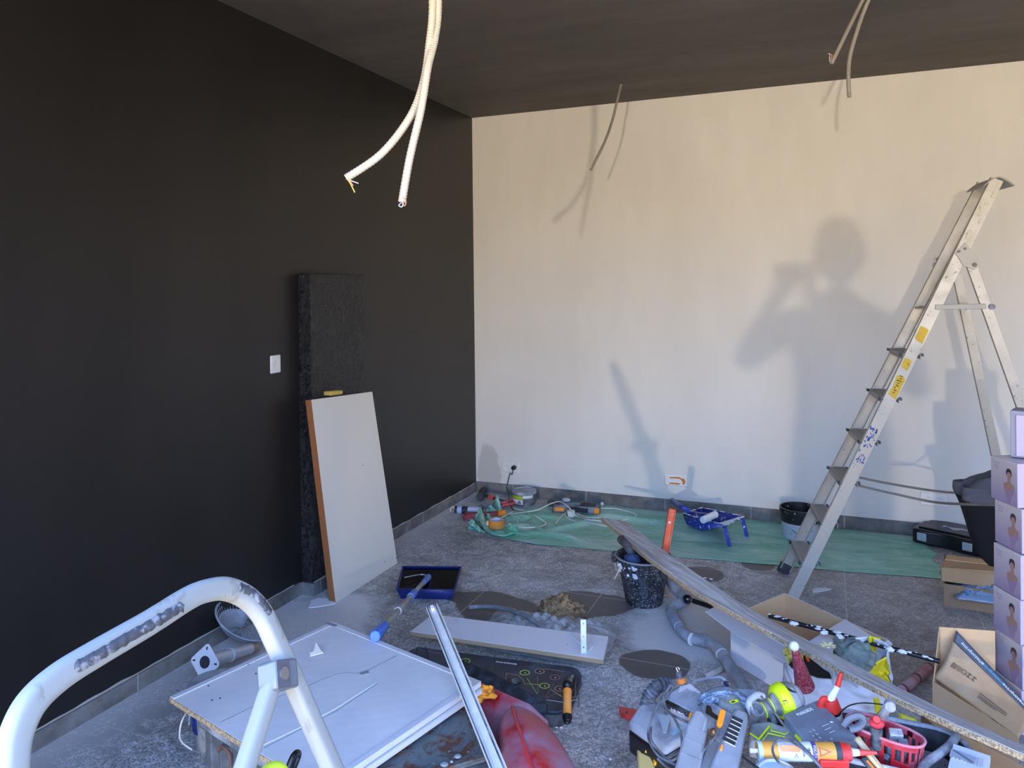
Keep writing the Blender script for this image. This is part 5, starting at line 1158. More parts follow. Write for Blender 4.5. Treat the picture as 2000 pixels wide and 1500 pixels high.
G().grid(bagf([P(1597, 1320, .168), P(1612, 1316, .17), P(1628, 1318, .17)], [P(1600, 1324, .162), P(1613, 1324, .162), P(1628, 1323, .162)]), 8, 4).build('yellow_hem', BAGY, t, solid=.002)
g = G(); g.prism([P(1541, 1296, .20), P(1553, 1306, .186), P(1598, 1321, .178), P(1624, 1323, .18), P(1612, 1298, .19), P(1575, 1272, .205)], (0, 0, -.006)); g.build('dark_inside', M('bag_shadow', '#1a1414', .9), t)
for q in ([P(1718, 1418, .05), P(1716, 1400, .1), P(1712, 1378, .14), P(1711, 1366, .155)],): G().grid(lambda u, v_: (q[0]*(1-u)+q[3]*u)+RT*(v_-.5)*.022+V((0, 0, .02*math.sin(u*3))), 8, 2).build('yellow_handle', BAGY, t, solid=.002)
# glitter gnome hat
t = thing('glitter_cone', 'red glitter Christmas cone with a white bobble poking from the shopping bag', 'ornament', P(1562, 1320, .1))
a, e_ = P(1572, 1340, .22), P(1551, 1264, .385)
b = NB('red_glitter'); v = b.pos(False); n_ = b.step(b.noise(v, 130, 3, .7, 2.5), .52, .58)
b.set(b.b.inputs['Base Color'], b.mix(n_, lin('#9c1626'), lin('#e29aa2'))); b.b.inputs['Roughness'].default_value = .35; b.bump(n_, .6, .003)
G().cyl(a, e_, .034, .010, n=24).build('cone', b.m, t); G().ell(P(1551, 1262, .395), (.0165, .0165, .0165), 18, 12).build('white_bobble', M('white_fluff', '#e6e6ea', .9, bump=.5, bsc=200), t)
t = thing('orange_strap', 'bright orange and yellow tape strip inside the dark mouth of the bag', 'strap', P(1580, 1300, .2))
G().tube([P(1572, 1276, .215), P(1578, 1288, .20), P(1582, 1302, .185)], .006, 8, 6, flat=.4).build('orange_band', M('vivid_orange', '#e8551a', .5), t); G().tube([P(1567, 1278, .215), P(1569, 1295, .195), P(1580, 1314, .175)], .003, 6).build('yellow_band', BAGY, t)
# dried yellow flower
t = thing('artificial_flower', 'pale yellow artificial flower with thin stem lying on the plank side', 'flower', P(1615, 1268, .32))
YF_ = M('cream_petal', '#d9cf9a', .7); c = P(1617, 1264, .325)
for k in range(7):
    a_ = k*.9+.3; d_ = V((math.cos(a_), math.sin(a_)*.8, .5)).normalized(); 
    G().tube([c, c+d_*.014, c+d_*.03+V((0, 0, -.006))], .005, 7, 4, flat=.35).build('petal', YF_, t)
G().tube([c, P(1606, 1263, .32), P(1594, 1258, .315)], .002, 6).build('stem', YF_, t)
# grey crumpled sponge / stuffed thing
t = thing('crumpled_cloth', 'crumpled dark grey rubber glove with dusty green patch on top of the bag', 'glove', P(1665, 1290, .22))
GLV = M('dark_grey_rubber', '#50545c', .8, dust=.5, dcol='#6f7d6c', sc=14, bump=.6, bsc=50)
G().ell(P(1672, 1282, .27), (.062, .042, .055), 34, 22, .32, 3).build('palm', GLV, t, ang=60)
G().ell(P(1650, 1278, .27), (.035, .03, .035), 24, 16, .4, 8).build('palm_fold', GLV, t, ang=60)
g = G(); g.prism([P(1628, 1250, .30), P(1636, 1243, .31), P(1648, 1262, .30), P(1642, 1282, .29), P(1634, 1275, .29)], FW*.012); g.build('pointed_finger', GLV, t, bev=.004)
G().tube([P(1648, 1262, .3), P(1655, 1253, .3), P(1668, 1250, .3)], .012, 8).build('finger', GLV, t)
# dusty red pole
t = thing('red_tube', 'dusty pink-red tube with black rings on the floor behind the plank', 'tube', P(1795, 1320))
a, e_ = P(1762, 1348, .03), P(1815, 1304, .03); RT_ = M('dusty_pink_tube', '#a4525a', .5, dust=.55, dcol='#a9989c', sc=12)
G().cyl(a, e_, .02, n=20).build('tube_body', RT_, t)
for k in (.02, .5, .98): G().cyl(a+(e_-a)*(k-.015), a+(e_-a)*(k+.02), .0208, n=20).build('black_ring', BLACK, t)
# delivery boxes
t = thing('delivery_box', 'large brown delivery box with dark printed tape band, open flap towards us', 'cardboard box', P(1880, 1380))
K0 = P(1834, 1224, .33); K1 = P(1943, 1232, .33); up_b = K0-V((0, 0, .33))
base0 = V((K0.x, K0.y, .002)); base1 = V((K1.x, K1.y, .002))
G().beam(base0+V((0, 0, .164)), base1+V((0, 0, .164)), .005, .328).build('back_panel', CARDL, t)
fr0 = P(1822, 1330, .16); fr0b = V((fr0.x, fr0.y, .002))
g = G(); fl = [fr0b, P(1905, 1420, 0)+V((0, 0, .002))]; 
g.hexa([base0, base0+V((.004, 0, 0)), fr0b+V((.004, 0, 0)), fr0b], [base0+V((0, 0, .328)), base0+V((.004, 0, .328)), fr0+V((.004, 0, 0)), fr0]); g.build('side_panel', CARD, t)
frc = Q(1990, 1440, 2.62); frb = V((frc.x, frc.y, .002))
g = G(); n_ = (frb-fr0b).cross(V((0, 0, 1))).normalized()*.004; g.hexa([fr0b, frb, frb+n_, fr0b+n_], [fr0, frc, frc+n_, fr0+n_]); g.build('front_panel', CARD, t)
f00, f01, f10, f11 = P(1822, 1322, .17), P(1867, 1231, .33), frc+V((0, 0, .0)), Q(2012, 1384, 2.7)
def flapf(u, v_):
    a = f00*(1-u)+f10*u; b2 = f01*(1-u)+f11*u; p_ = a*(1-v_)+b2*v_
    return p_+UP*(-.012*math.sin(v_*3.14)*(1-u))-FW*.012*math.sin(v_*3.14)
G().grid(flapf, 24, 12).build('outer_flap', M('brown_flap_card', '#a5835e', .8, bump=.08, bsc=90, dust=.3, dcol='#b09a80', sc=4), t, solid=.004)
g = G(); g.grid(lambda u, v_: flapf(.0+u*.999, .82+.18*v_)-FW*.0032+UP*.0005, 30, 4); bd2 = g.build('printed_band', M('slate_tape', '#4a4d55', .5), t, solid=.0006)
def onflap(u, v_):
    p_ = flapf(u, v_); dx = (flapf(min(1, u+.02), v_)-flapf(u-.02, v_)).normalized(); n2 = dx.cross(flapf(u, min(1, v_+.02))-flapf(u, v_-.02)).normalized()
    if n2.dot(FW) > 0: n2 = -n2
    return basis(p_+n2*.0045, dx, n2)
CY = M('print_cyan', '#5fb0d8', .6)
for u, s_, m_ in ((.25, 'amazonprime', WTEXT), (.52, 'amazonprime', CY), (.80, 'amazonprime', WTEXT)):
    text(s_, onflap(u, .905) @ Matrix.Rotation(math.pi, 4, 'Z'), .0168, m_, t, 'tape_print')
for i, (u, v_) in enumerate(((.1, .48), (.17, .50), (.235, .51), (.295, .52), (.355, .53))):
    Fq = onflap(u, v_); g = G(Fq)
    if i == 0: g.box((0, 0, 0), (.006, .02, .0006)); g.box((.008, 0, 0), (.004, .02, .0006))
    elif i == 1:
        for k in range(4): g.box((0, -.008+.005*k, 0), (.016, .002, .0006))
    elif i == 2: g.lathe([(.009, 0), (.009, .0005), (.006, .0005), (.006, 0)], 16, cap=False)
    else: g.box((0, 0, 0), (.003, .018, .0006)); g.box((0, .006, 0), (.014, .003, .0006)); g.box((0, -.006, 0), (.014, .003, .0006))
    g.build('printed_symbol', M('faded_print', '#6b5743', .8), t)
for v_ in (.36, .30, .25):
    for k in range(9):
        if v_ < .28 and k > 5: continue
        G(onflap(.50+.034*k, v_)).box((0, 0, 0), (.014, .0032, .0006)).build('small_print', M('faded_print', '#6b5743', .8), t)
# tub with basket
zt = .30
t = thing('plastic_tub', 'large black plastic tub with a thick grey rim at the lower right under the plank', 'tub', P(1740, 1560))
cT = P(1745, 1452, zt); exT = (P(1850, 1440, zt)-P(1650, 1400, zt)).normalized(); FT = basis(V((cT.x, cT.y, 0)), exT, (0, 0, 1))
TW, TD = .40, .27
def ringp(sc, z): return [(x*sc, y*sc, z) for x, y in rrect(TW, TD, .10, 8)]
r_ = [ringp(.86, .10), ringp(.97, zt-.012), ringp(1.0, zt), ringp(.955, zt), ringp(.92, zt-.02), ringp(.82, .12)]
g = G(FT); n = len(r_[0]); g.add([p_ for q in r_ for p_ in q], [(i*n+k, i*n+(k+1) % n, (i+1)*n+(k+1) % n, (i+1)*n+k) for i in range(5) for k in range(n)]+[tuple(5*n+k for k in range(n)), tuple(reversed(range(n)))])
g.build('tub_body', M('tub_black', '#1d1f23', .35, dust=.25, dcol='#4f535a'), t)
g = G(FT); q = ringp(1.0, zt); q = q+[q[0]]; g.tube(q, .008, 8, 1); g.build('rolled_rim', M('rim_grey', '#5d6066', .45, dust=.5), t)
g = G(); g.tube([P(1868, 1405, .31), P(1872, 1425, .315), P(1860, 1450, .315), P(1838, 1470, .315), P(1810, 1490, .31), P(1795, 1515, .30)], .012, 12, 8); g.build('side_handle', M('handle_grey', '#6a6d73', .45, dust=.4), t)
G(FT).flat([(x*.82, y*.82) for x, y in rrect(TW, TD, .1, 6)], .235, .24).build('inner_tray', M('speckled_tray', '#8f929b', .6, spots=.3, scol='#2f3138', sc=10), t)
G().grid(lambda u, v_: P(1755, 1392, .31)*(1-u)+P(1790, 1404, .31)*u+V((0, -.01*v_, -.02*v_)), 4, 3).build('yellow_sticker', YELLOW, t, solid=.001)
# red basket
BR = M('red_basket_plastic', '#b81f2e', .4, dust=.45, dcol='#b5707c', sc=8)
t = thing('plastic_basket', 'red slotted plastic basket full of clamps standing in the black tub', 'basket', P(1730, 1480, .24))
cB = P(1728, 1418, .36); eB = (P(1802, 1448, .36)-P(1652, 1392, .36)); FB = basis(V((cB.x, cB.y, .245)), eB, (0, 0, 1)); BL = eB.length*.5; BW_ = .052; BHt = .105
def bpt(a_, z, k=1.): 
    c_, s_ = math.cos(a_), math.sin(a_); return V((BL*k*math.copysign(abs(c_)**.8, c_), BW_*k*math.copysign(abs(s_)**.8, s_), z))
g = G(FB); nS = 72
def shell_(a0, a1, z0, z1, k=1.):
    k0 = .88+.12*z0/BHt; k1 = .88+.12*z1/BHt
    p_ = [bpt(a0, z0, k0), bpt(a1, z0, k0), bpt(a1, z1, k1), bpt(a0, z1, k1)]; q_ = [v2*1. for v2 in p_]
    q_ = [V((v2.x*.97, v2.y*.95, v2.z)) for v2 in p_]; g.hexa(p_, q_)
for i in range(nS):
    a0, a1 = 2*math.pi*i/nS, 2*math.pi*(i+1)/nS
    shell_(a0, a1, 0, .022); shell_(a0, a1, BHt-.018, BHt)
    if i % 3 == 0: shell_(a0, a1, .022, BHt-.018)
    if (i % 24) in (16, 17, 18): shell_(a0, a1, .022, .06)
g.flat([tuple(bpt(2*math.pi*i/36, 0, .88).xy) for i in range(36)], 0, .003)
g.build('slotted_wall', BR, t)
G(FB).tube([bpt(2*math.pi*i/40, BHt) for i in range(41)], .004, 8, 1).build('rim', M('red_rim_dusty', '#c45a66', .5, dust=.5, dcol='#c99aa2'), t)
G(FB).tube([bpt(2*math.pi*i/40, .004, .93) for i in range(41)], .009, 8, 1).build('base_lip', M('red_rim_dusty', '#c45a66', .5), t)
g = G(FB); g.box((BL*.55, -BW_*1.0, .038), (.05, .004, .04)); g.build('solid_label_panel', M('solid_red', '#c0202c', .4), t, bev=.001)
# things in the basket
def inb(x, y, z): return FB @ V((x, y, z))
for nm, lab, x, dz in (('bulldog_clip', 'grey steel clip at the left inside the red basket', -.055, .0), ('bulldog_clip', 'grey steel clip right of the red push button inside the basket', .025, .0)):
    t = thing(nm, lab, 'clip', inb(x, 0, .01)); 
    g = G(basis(inb(x, .005, .085), (1, .2, 0), (.2, -.5, 1))); g.flat([(-.018, -.012), (.018, -.012), (.018, .012), (-.018, .012)], -.06, .035); g.build('clip_body', M('dusty_clip', '#8d9299', .5, .2, dust=.5), t, bev=.003)
    g = G(basis(inb(x+.02, .0, .07), (1, .2, 0), (.2, -.5, 1))); g.flat([(-.012, -.010), (.014, -.010), (.014, .010), (-.012, .010)], -.06, .03); g.build('clip_jaw', M('darker_clip', '#5e636a', .5, .2, dust=.4), t, bev=.002)
M('darker_clip', '#5e636a', .5, .2, dust=.4)
t = thing('quick_clamp', 'grey quick clamp with round red button standing in the red basket', 'clamp', inb(-.01, 0, .02))
a, e_ = P(1718, 1402, .40), P(1738, 1378, .46)
G().beam(a, e_, .022, .018).build('clamp_arm', M('dusty_grey_metal', '#8a8e95', .5, .2, dust=.4), t, bev=.006)
G().cyl(e_-V((0, .012, 0)), e_+V((0, .012, .0)), .015, n=20).build('clamp_head', M('darker_clip', '#5e636a'), t, bev=.003)
g = G(); c = P(1712, 1412, .385); g.ell(c, (.021, .017, .015), 20, 12); g.build('red_body', M('pink_red_plastic', '#cf3a48', .4, dust=.3, dcol='#d08a94'), t)
G().cyl(P(1712, 1408, .395), P(1712, 1405, .41), .0105, n=18).build('red_button', RED2, t, bev=.002)
G().cyl(c-V((0, 0, .012)), c-V((0, 0, .07)), .016, n=16).build('clamp_stem', DGREY, t)
t = thing('metal_hook', 'grey curved steel hook lying over the left rim of the red basket', 'hook', P(1665, 1410, .36))
G().tube([P(1648, 1418, .36), P(1658, 1405, .38), P(1673, 1399, .39), P(1684, 1401, .39), P(1686, 1409, .38), P(1676, 1420, .37), P(1660, 1425, .36)], .0075, 10, 8, flat=1.4).build('hook_body', M('hook_steel', '#5c6169', .45, .2, dust=.4, dcol='#7d838c'), t)
t = thing('pliers', 'dark grey tool handles lying inside the red basket', 'pliers', inb(-.02, 0, .05))
for dy in (0, .012): G().tube([inb(-.05, -.02+dy, .07), inb(-.02, -.03+dy, .045), inb(.02, -.03+dy, .04)], .005, 8).build('handle', GREYP, t)
# Parkside case
t = thing('charger_case', 'flat grey plastic charger case with printed name on top of the tool pile', 'case', P(1600, 1430, .3))
zc = .36; q = [P(1530, 1394, zc), P(1597, 1366, zc), P(1676, 1440, zc-.02), P(1664, 1452, zc-.03), P(1578, 1456, zc-.03)]
PKM = M('slate_case', '#6d727b', .55, dust=.35, dcol='#868c97', sc=9)
g = G(); g.prism([p_-V((0, 0, .045)) for p_ in q], (0, 0, .045)); g.build('case_body', PKM, t, bev=.005, seg=3)
nP = (q[1]-q[0]).cross(q[2]-q[0]).normalized(); nP = nP if nP.z > 0 else -nP
def onpk(px, py, dx, dy):
    p_ = PL(px, py, q[0], nP); r2 = PL(px+dx, py+dy, q[0], nP); return basis(p_+nP*.0012, r2-p_, nP)
text('PARKSIDE', onpk(1572, 1391, 10, -4.2), .0155, WTEXT, t, 'brand_print', sx_=1.0)
for px, py, l_ in ((1612, 1417, .03), (1617, 1424, .026), (1625, 1430, .024)):
    g = G(onpk(px, py, 10, -4.2)); g.box((0, 0, 0), (l_, .0012, .0004)); g.build('printed_line', WTEXT, t)
g = G(onpk(1624, 1411, 10, -4)); g.box((0, 0, 0), (.010, .006, .0004)); g.build('printed_badge', WTEXT, t)
for i, (px, py) in enumerate(((1583, 1430), (1590, 1427), (1588, 1438), (1596, 1435), (1594, 1446), (1602, 1442), (1624, 1444), (1615, 1450))):
    g = G(onpk(px, py, 10, -4)); g.box((0, 0, 0), (.006, .0055, .0004)); g.box((0, .005*(i % 2), 0), (.003, .003, .0005)); g.build('printed_icon', M('dim_print', '#a9afb9', .6), t)
# upright glue bottle
t = thing('glue_bottle', 'glue cartridge standing upright with red collar and red-capped white nozzle', 'glue cartridge', P(1622, 1405, .2))
a, e_ = P(1628, 1396, .33), P(1618, 1352, .40)
ax = (e_-a).normalized(); F = basis(a, ax, (0, -1, 0))
G().cyl(a-ax*.10, a+ax*.002, .0245, n=26).build('tube_body', M('glue_orange', '#dba03a', .45), t, bev=.001)
G().cyl(a-ax*.012, a+ax*.006, .0248, n=26).build('white_ring', WHITE, t); G().cyl(a+ax*.006, a+ax*.018, .024, n=26).build('black_ring', BLACK, t)
g = G(); g.cyl(a+ax*.014, a+ax*.05, .0265, .021, n=26); g.build('red_collar', RED2, t, bev=.002)
G().tube([a+ax*.045, a+ax*.05-RT*.02, a+ax*.03-RT*.033, a+ax*.0-RT*.036], .008, 8, 6, flat=1.3).build('red_hook', RED2, t)
n0 = a+ax*.048; n1_ = P(1636, 1340, .42); n2_ = P(1643, 1314, .46)
G().cyl(n0, n1_, .013, .008, n=18).build('white_nozzle', M('white_nozzle', '#dfe3ea', .35), t); G().cyl(n1_, n2_, .0085, .0055, n=16).build('red_cap', RED2, t, bev=.001)
# lying glue cartridge
t = thing('glue_cartridge', 'orange and white printed glue cartridge with red nozzle lying in front of the grey case', 'glue cartridge', P(1560, 1470, .3))
a, e_ = P(1479, 1466, .345), P(1640, 1469, .345); ax = (e_-a).normalized(); Lg = (e_-a).length; r = .0245
def seg(k0, k1, rr, m_, nm): return G().cyl(a+ax*Lg*k0, a+ax*Lg*k1, rr, n=30).build(nm, m_, t)
G().cyl(a, e_, r, n=30).build('tube_body', M('glue_orange2', '#e0a047', .45), t, bev=.001)
seg(0, .05, r*1.02, M('pale_blue_cap', '#b9cfe8', .4), 'bottom_rim'); seg(.24, .58, r*1.008, M('label_white', '#dfe2e8', .45), 'white_label'); seg(.58, .70, r*1.008, M('label_white', '#dfe2e8', .45), 'white_label'); seg(.645, .70, r*1.014, M('label_purple', '#5a4a9c', .45), 'purple_band')
seg(.93, 1.0, r*1.01, M('black_check', '#3d4047', .6), 'dark_band')
Fc = basis(a+V((0, 0, 0)), ax, (CAM-a).normalized()); 
def onc(k, y=0): return Fc @ Matrix.Translation((Lg*k, y, r*1.03*math.cos(y/r)))
g = G(onc(.38, .006)); g.flat([(x, y) for x, y in rrect(.055, .016, .006)], 0, .0006); g.build('orange_patch', M('label_peach', '#f0a066', .5), t)
text('EF', onc(.60, .0) @ Matrix.Rotation(-math.pi/2, 4, 'Z'), .011, INK, t, 'label_print'); text('FIX-T1', onc(.672, 0) @ Matrix.Rotation(-math.pi/2, 4, 'Z'), .0105, WTEXT, t, 'label_print'); text('colle', onc(.535, -.004) @ Matrix.Rotation(-math.pi/2, 4, 'Z'), .009, INK, t, 'label_print'); text('EPON', onc(.60, -.002) @ Matrix.Rotation(-math.pi/2, 4, 'Z') , .008, INK, t, 'label_print')
g = G(onc(.79, 0)); g.flat([(-.014, .011), (.018, 0), (-.014, -.012)], 0, .0006); tri = g.build('red_triangle', M('label_red', '#c95a3a', .5), t)
g = G(onc(.79, 0)); g.flat([(-.011, .007), (.010, 0), (-.011, -.008)], .0006, .001); g.build('triangle_inside', M('glue_orange2', '#e0a047'), tri)
g = G(onc(.44, -.010)); g.beam((-.004, -.006, .0004), (.001, .004, .0004), .0015, .0006); g.beam((.005, -.006, .0004), (.001, .004, .0004), .0015, .0006); g.build('small_symbol', DGREY, t)
rc0 = a+ax*(Lg*1.0); G().cyl(rc0, rc0+ax*.028, .0265, .022, n=26).build('red_collar', RED2, t, bev=.002)
G().beam(rc0+ax*.024-V((0, .02, .02)), rc0-ax*.055-V((0, .026, .016)), .014, .022, (0, 0, 1)).build('red_lever', RED2, t, bev=.004)
G().cyl(rc0+ax*.028, rc0+ax*.055, .012, .008, n=18).build('white_nozzle', M('white_nozzle', '#dfe3ea'), t); G().cyl(rc0+ax*.052, rc0+ax*.10, .009, .004, n=16).build('red_tip', M('salmon_red', '#e0504a', .4), t)
G().cyl(a-ax*.02, a, .006, n=12).build('piston_stub', WHITE, t)
# lime-grey drill (round head)
LGD = M('tool_grey', '#777873', .5, dust=.45, dcol='#a0a3a6', sc=14)
t = thing('cordless_drill', 'grey cordless drill with a broad neon yellow collar in the middle of the tool pile', 'power tool', P(1540, 1400, .2))
a, e_ = P(1478, 1392, .33), P(1572, 1352, .37); ax = (e_-a).normalized(); Lg = (e_-a).length; F = basis(a, ax, (0, 0, 1))
g = G(F @ Matrix.Rotation(math.pi/2, 4, 'Y')); 
def rot(prof, nm, m_, bev=0): 
    g = G(F @ Matrix.Rotation(math.pi/2, 4, 'Y')); g.lathe([(r_, x) for x, r_ in prof], 32); return g.build(nm, m_, t, bev=bev)
rot([(0, .021), (.06, .024), (.075, .04)], 'grip', LGD); rot([(.070, .043), (.078, .052), (.098, .056), (.106, .053)], 'neon_collar', NEON); rot([(.104, .052), (.122, .049), (.14, .040), (.152, .028), (.156, .0)], 'motor_cap', LGD)
rot([(.125, .0455), (.128, .0475), (.131, .0445)], 'cap_ring', DGREY); rot([(.02, .0235), (.022, .0245), (.024, .0235)], 'lime_line', NEON); rot([(.048, .0245), (.050, .0255), (.052, .0245)], 'lime_line', NEON)
Fd = basis(P(1533, 1372, .35)+(CAM-P(1533, 1372, .35)).normalized()*.054, UP*-.9+RT*.3, (CAM-a).normalized()); text('17', Fd, .020, INK, t, 'number')
G().beam(P(1525, 1395, .30), P(1540, 1430, .22), .045, .05).build('battery_foot', BLACKP, t, bev=.008)
for k in range(5): G(F).box((.108+.004*k, -.02, .048-.003*k), (.0022, .03, .004)).build('vent_slot', INK, t)
# second lime tool (angular grip)
t = thing('lime_line_sander', 'angular grey power tool with fine neon yellow lines lying left of the grey charger case', 'power tool', P(1515, 1440, .25))
zc = .33; q = [P(1462, 1410, zc), P(1500, 1406, zc), P(1545, 1420, zc), P(1572, 1450, zc-.01), P(1540, 1456, zc-.02), P(1462, 1450, zc-.01)]
g = G(); g.prism([p_-V((0, 0, .05)) for p_ in q], (0, 0, .05)); g.build('body', LGD, t, bev=.012, seg=3)
def nl(pts, w_=.0018, m_=NEON):
    g = G(); pp = [P(x, y, zc+.001) for x, y in pts]
    for p1, p2 in zip(pp, pp[1:]): g.beam(p1, p2, w_, .0025)
    return g.build('neon_line', m_, t)
nl([(1465, 1432), (1482, 1444), (1503, 1418)], .005); nl([(1508, 1413), (1506, 1427), (1533, 1434), (1542, 1429)]); nl([(1490, 1445), (1500, 1432), (1532, 1439), (1535, 1443)])
G().prism([P(1556, 1430, zc+.001), P(1566, 1447, zc), P(1555, 1448, zc), P(1552, 1438, zc+.001)], (0, 0, .002)).build('neon_end', NEON, t)
# round motor ball with tag
t = thing('jigsaw_motor', 'rounded dusty grey motor housing with a small neon tag behind the orange levers', 'power tool', P(1430, 1390, .25))
G().ell(P(1432, 1380, .33), (.048, .036, .034), 28, 18).build('motor_housing', LGD, t)
g = G(basis(P(1434, 1370, .375), P(1450, 1366, .375)-P(1434, 1370, .375), (0, -.4, 1))); g.box((0, 0, 0), (.028, .009, .002)); tg = g.build('neon_tag', NEON, t); g = G(basis(P(1434, 1370, .377), P(1450, 1366, .377)-P(1434, 1370, .377), (0, -.4, 1))); g.box((-.004, 0, 0), (.012, .004, .001)); g.build('tag_mark', INK, tg)
G().ell(P(1410, 1372, .31), (.032, .02, .022), 20, 12).build('olive_cap', M('olive_plastic', '#8f9a4a', .5, dust=.4, dcol='#a5a88c'), t)
G().cyl(P(1400, 1368, .30), P(1392, 1362, .30), .014, n=16).build('black_nut', BLACK, t)
# silver cup
t = thing('metal_pipe_end', 'short dusty grey hose cuff with an open silver ring end', 'hose cuff', P(1478, 1400, .3))
a = P(1478, 1386, .36); F = basis(a, RT, (CAM-a).normalized()*.8+UP*.5); g = G(F); g.lathe([(.020, -.06), (.021, .006), (.0175, .006), (.016, -.03), (.0, -.03)], 28, cap=False); g.build('cuff', M('silver_cuff', '#8b9295', .35, .4, dust=.3), t)
G().tube([P(1470, 1395, .34), P(1462, 1375, .37), P(1476, 1358, .38), P(1490, 1360, .37)], .011, 10).build('elbow', M('dusty_elbow', '#8d929b', .55, dust=.5), t)
# black hammer-like body between
t = thing('black_battery', 'black battery and cable clump under the drill, left of the charger case', 'battery', P(1505, 1400, .22))
g = G(); g.prism([P(1497, 1395, .29), P(1530, 1385, .29), P(1556, 1405, .27), P(1530, 1420, .27), P(1505, 1415, .28)], (0, 0, -.06)); g.build('battery_body', BLACKP, t, bev=.006)
G().tube([P(1484, 1400, .31), P(1500, 1396, .32), P(1510, 1404, .32), P(1512, 1416, .31)], .009, 8).build('cable_arc', CABLE, t)
# big makita body
MKM = M('radio_grey', '#6d717a', .5, dust=.7, dcol='#9297a1', sc=10)
t = thing('power_tool_battery', 'big rounded grey tool body with black underside, left end of the pile', 'power tool', P(1280, 1440, .1))
q = [P(1250, 1372, .22), P(1300, 1368, .24), P(1345, 1400, .25), P(1338, 1438, .23), P(1300, 1462, .20), P(1226, 1410, .18)]
g = G(); g.prism(q, (0, 0, -.03)); g.build('upper_body', MKM, t, bev=.014, seg=4)
g = G(); cc = sum(q, V())/6; g.prism([cc+(p_-cc)*1.0-V((0, 0, .028)) for p_ in q], (.0, 0, -.075)); g.build('lower_body', M('gloss_dark_brown', '#1e1a1d', .25, dust=.1, dcol='#6b6d75'), t, bev=.012, seg=3)
a = P(1322, 1425, .25); text('makita', basis(a, P(1303, 1437, .245)-P(1338, 1411, .25), (0, 0, 1)) @ Matrix.Translation((-.01, 0, 0)) @ Matrix.Rotation(math.pi, 4, 'Z'), .03, M('teal_print', '#7fb8c4', .5), t, 'brand_print', .0012)
G().prism([P(1285, 1395, .246), P(1310, 1398, .247), P(1302, 1432, .236), P(1296, 1432, .236)], (0, 0, .001)).build('triangle_mark', M('pale_triangle', '#a6b0ba', .6), t)
# second battery with 18V label
t = thing('battery_pack', 'dusty battery pack with black 18V label, behind the big grey tool body', 'battery', P(1340, 1390, .2))
q = [P(1304, 1352, .30), P(1340, 1330, .33), P(1392, 1362, .34), P(1362, 1398, .32), P(1302, 1370, .29)]
g = G(); g.prism(q, (0, 0, -.09)); g.build('pack_body', MKM, t, bev=.012, seg=3)
nB = (q[1]-q[0]).cross(q[2]-q[0]).normalized(); nB = nB if nB.z > 0 else -nB
g = G(); g.prism([PL(px, py, q[0]+nB*.001, nB) for px, py in ((1328, 1340), (1348, 1336), (1368, 1352), (1355, 1366), (1325, 1352))], nB*.0008); g.build('worn_label', M('worn_silver_label', '#c4c8cf', .5, bump=1, bsc=150), t)
l0, l1, l2, l3 = P(1303, 1366, .292), P(1362, 1394, .318), P(1358, 1418, .262), P(1303, 1384, .25)
g = G(); nn = (l1-l0).cross(l3-l0).normalized(); nn = nn if nn.dot(CAM-l0) > 0 else -nn; g.prism([l0, l1, l2, l3], nn*.014); g.build('black_label', M('black_label_plastic', '#1f2022', .4, dust=.15), t, bev=.002)
mF = basis((l0+l1+l2+l3)/4+nn*.015+ (l1-l0)*.02, l1-l0, nn); text('Li-ion 18 V', mF @ Matrix.Translation((0, .010, 0)) @ Matrix.Rotation(math.pi, 4, 'Z'), .015, WTEXT, t, 'label_print'); text('makita', mF @ Matrix.Translation((.012, -.009, 0)) @ Matrix.Rotation(math.pi, 4, 'Z'), .015, WTEXT, t, 'label_print')
G().cyl(P(1328, 1322, .36), P(1331, 1330, .345), .012, .016, n=16).build('orange_latch', M('rust_orange', '#c9702a', .5), t); G().cyl(P(1326, 1314, .375), P(1328, 1322, .36), .009, .013, n=16).build('latch_top', DGREY, t)
G().tube([P(1324, 1312, .38), P(1321, 1305, .39), P(1324, 1303, .392), P(1327, 1308, .385)], .0018, 6).build('wire_hook', STEEL, t)
# black/grey coil at the left back
t = thing('coiled_strap', 'dark dusty hose strap coiled behind the battery pack at the left of the pile', 'strap', P(1280, 1365, .15))
G().tube([P(1262, 1382, .2), P(1268, 1360, .24), P(1285, 1340, .28), P(1305, 1335, .28)], .022, 10, 8, rib=.12).build('ribbed_strap', M('dusty_black_strap', '#3a3e47', .8, dust=.5, dcol='#6f7785', sc=20, bump=.5, bsc=60), t)
G().tube([P(1283, 1333, .29), P(1295, 1327, .30), P(1308, 1332, .29)], .006, 8, flat=.4).build('strap_loop', GREYP, t)
t = thing('red_tool_tip', 'flat red plastic wedge with a screw hole left of the tool pile', 'wedge', P(1225, 1395))
g = G(); q = [P(1209, 1379, .018), P(1246, 1386, .03), P(1236, 1402, .03), P(1212, 1393, .018)]; g.prism(q, (0, 0, -.016)); g.build('wedge_body', RED2, t, bev=.002); G().cyl(P(1224, 1391, .02), P(1224, 1391, .0265), .0035, n=10).build('screw_hole', INK, t)
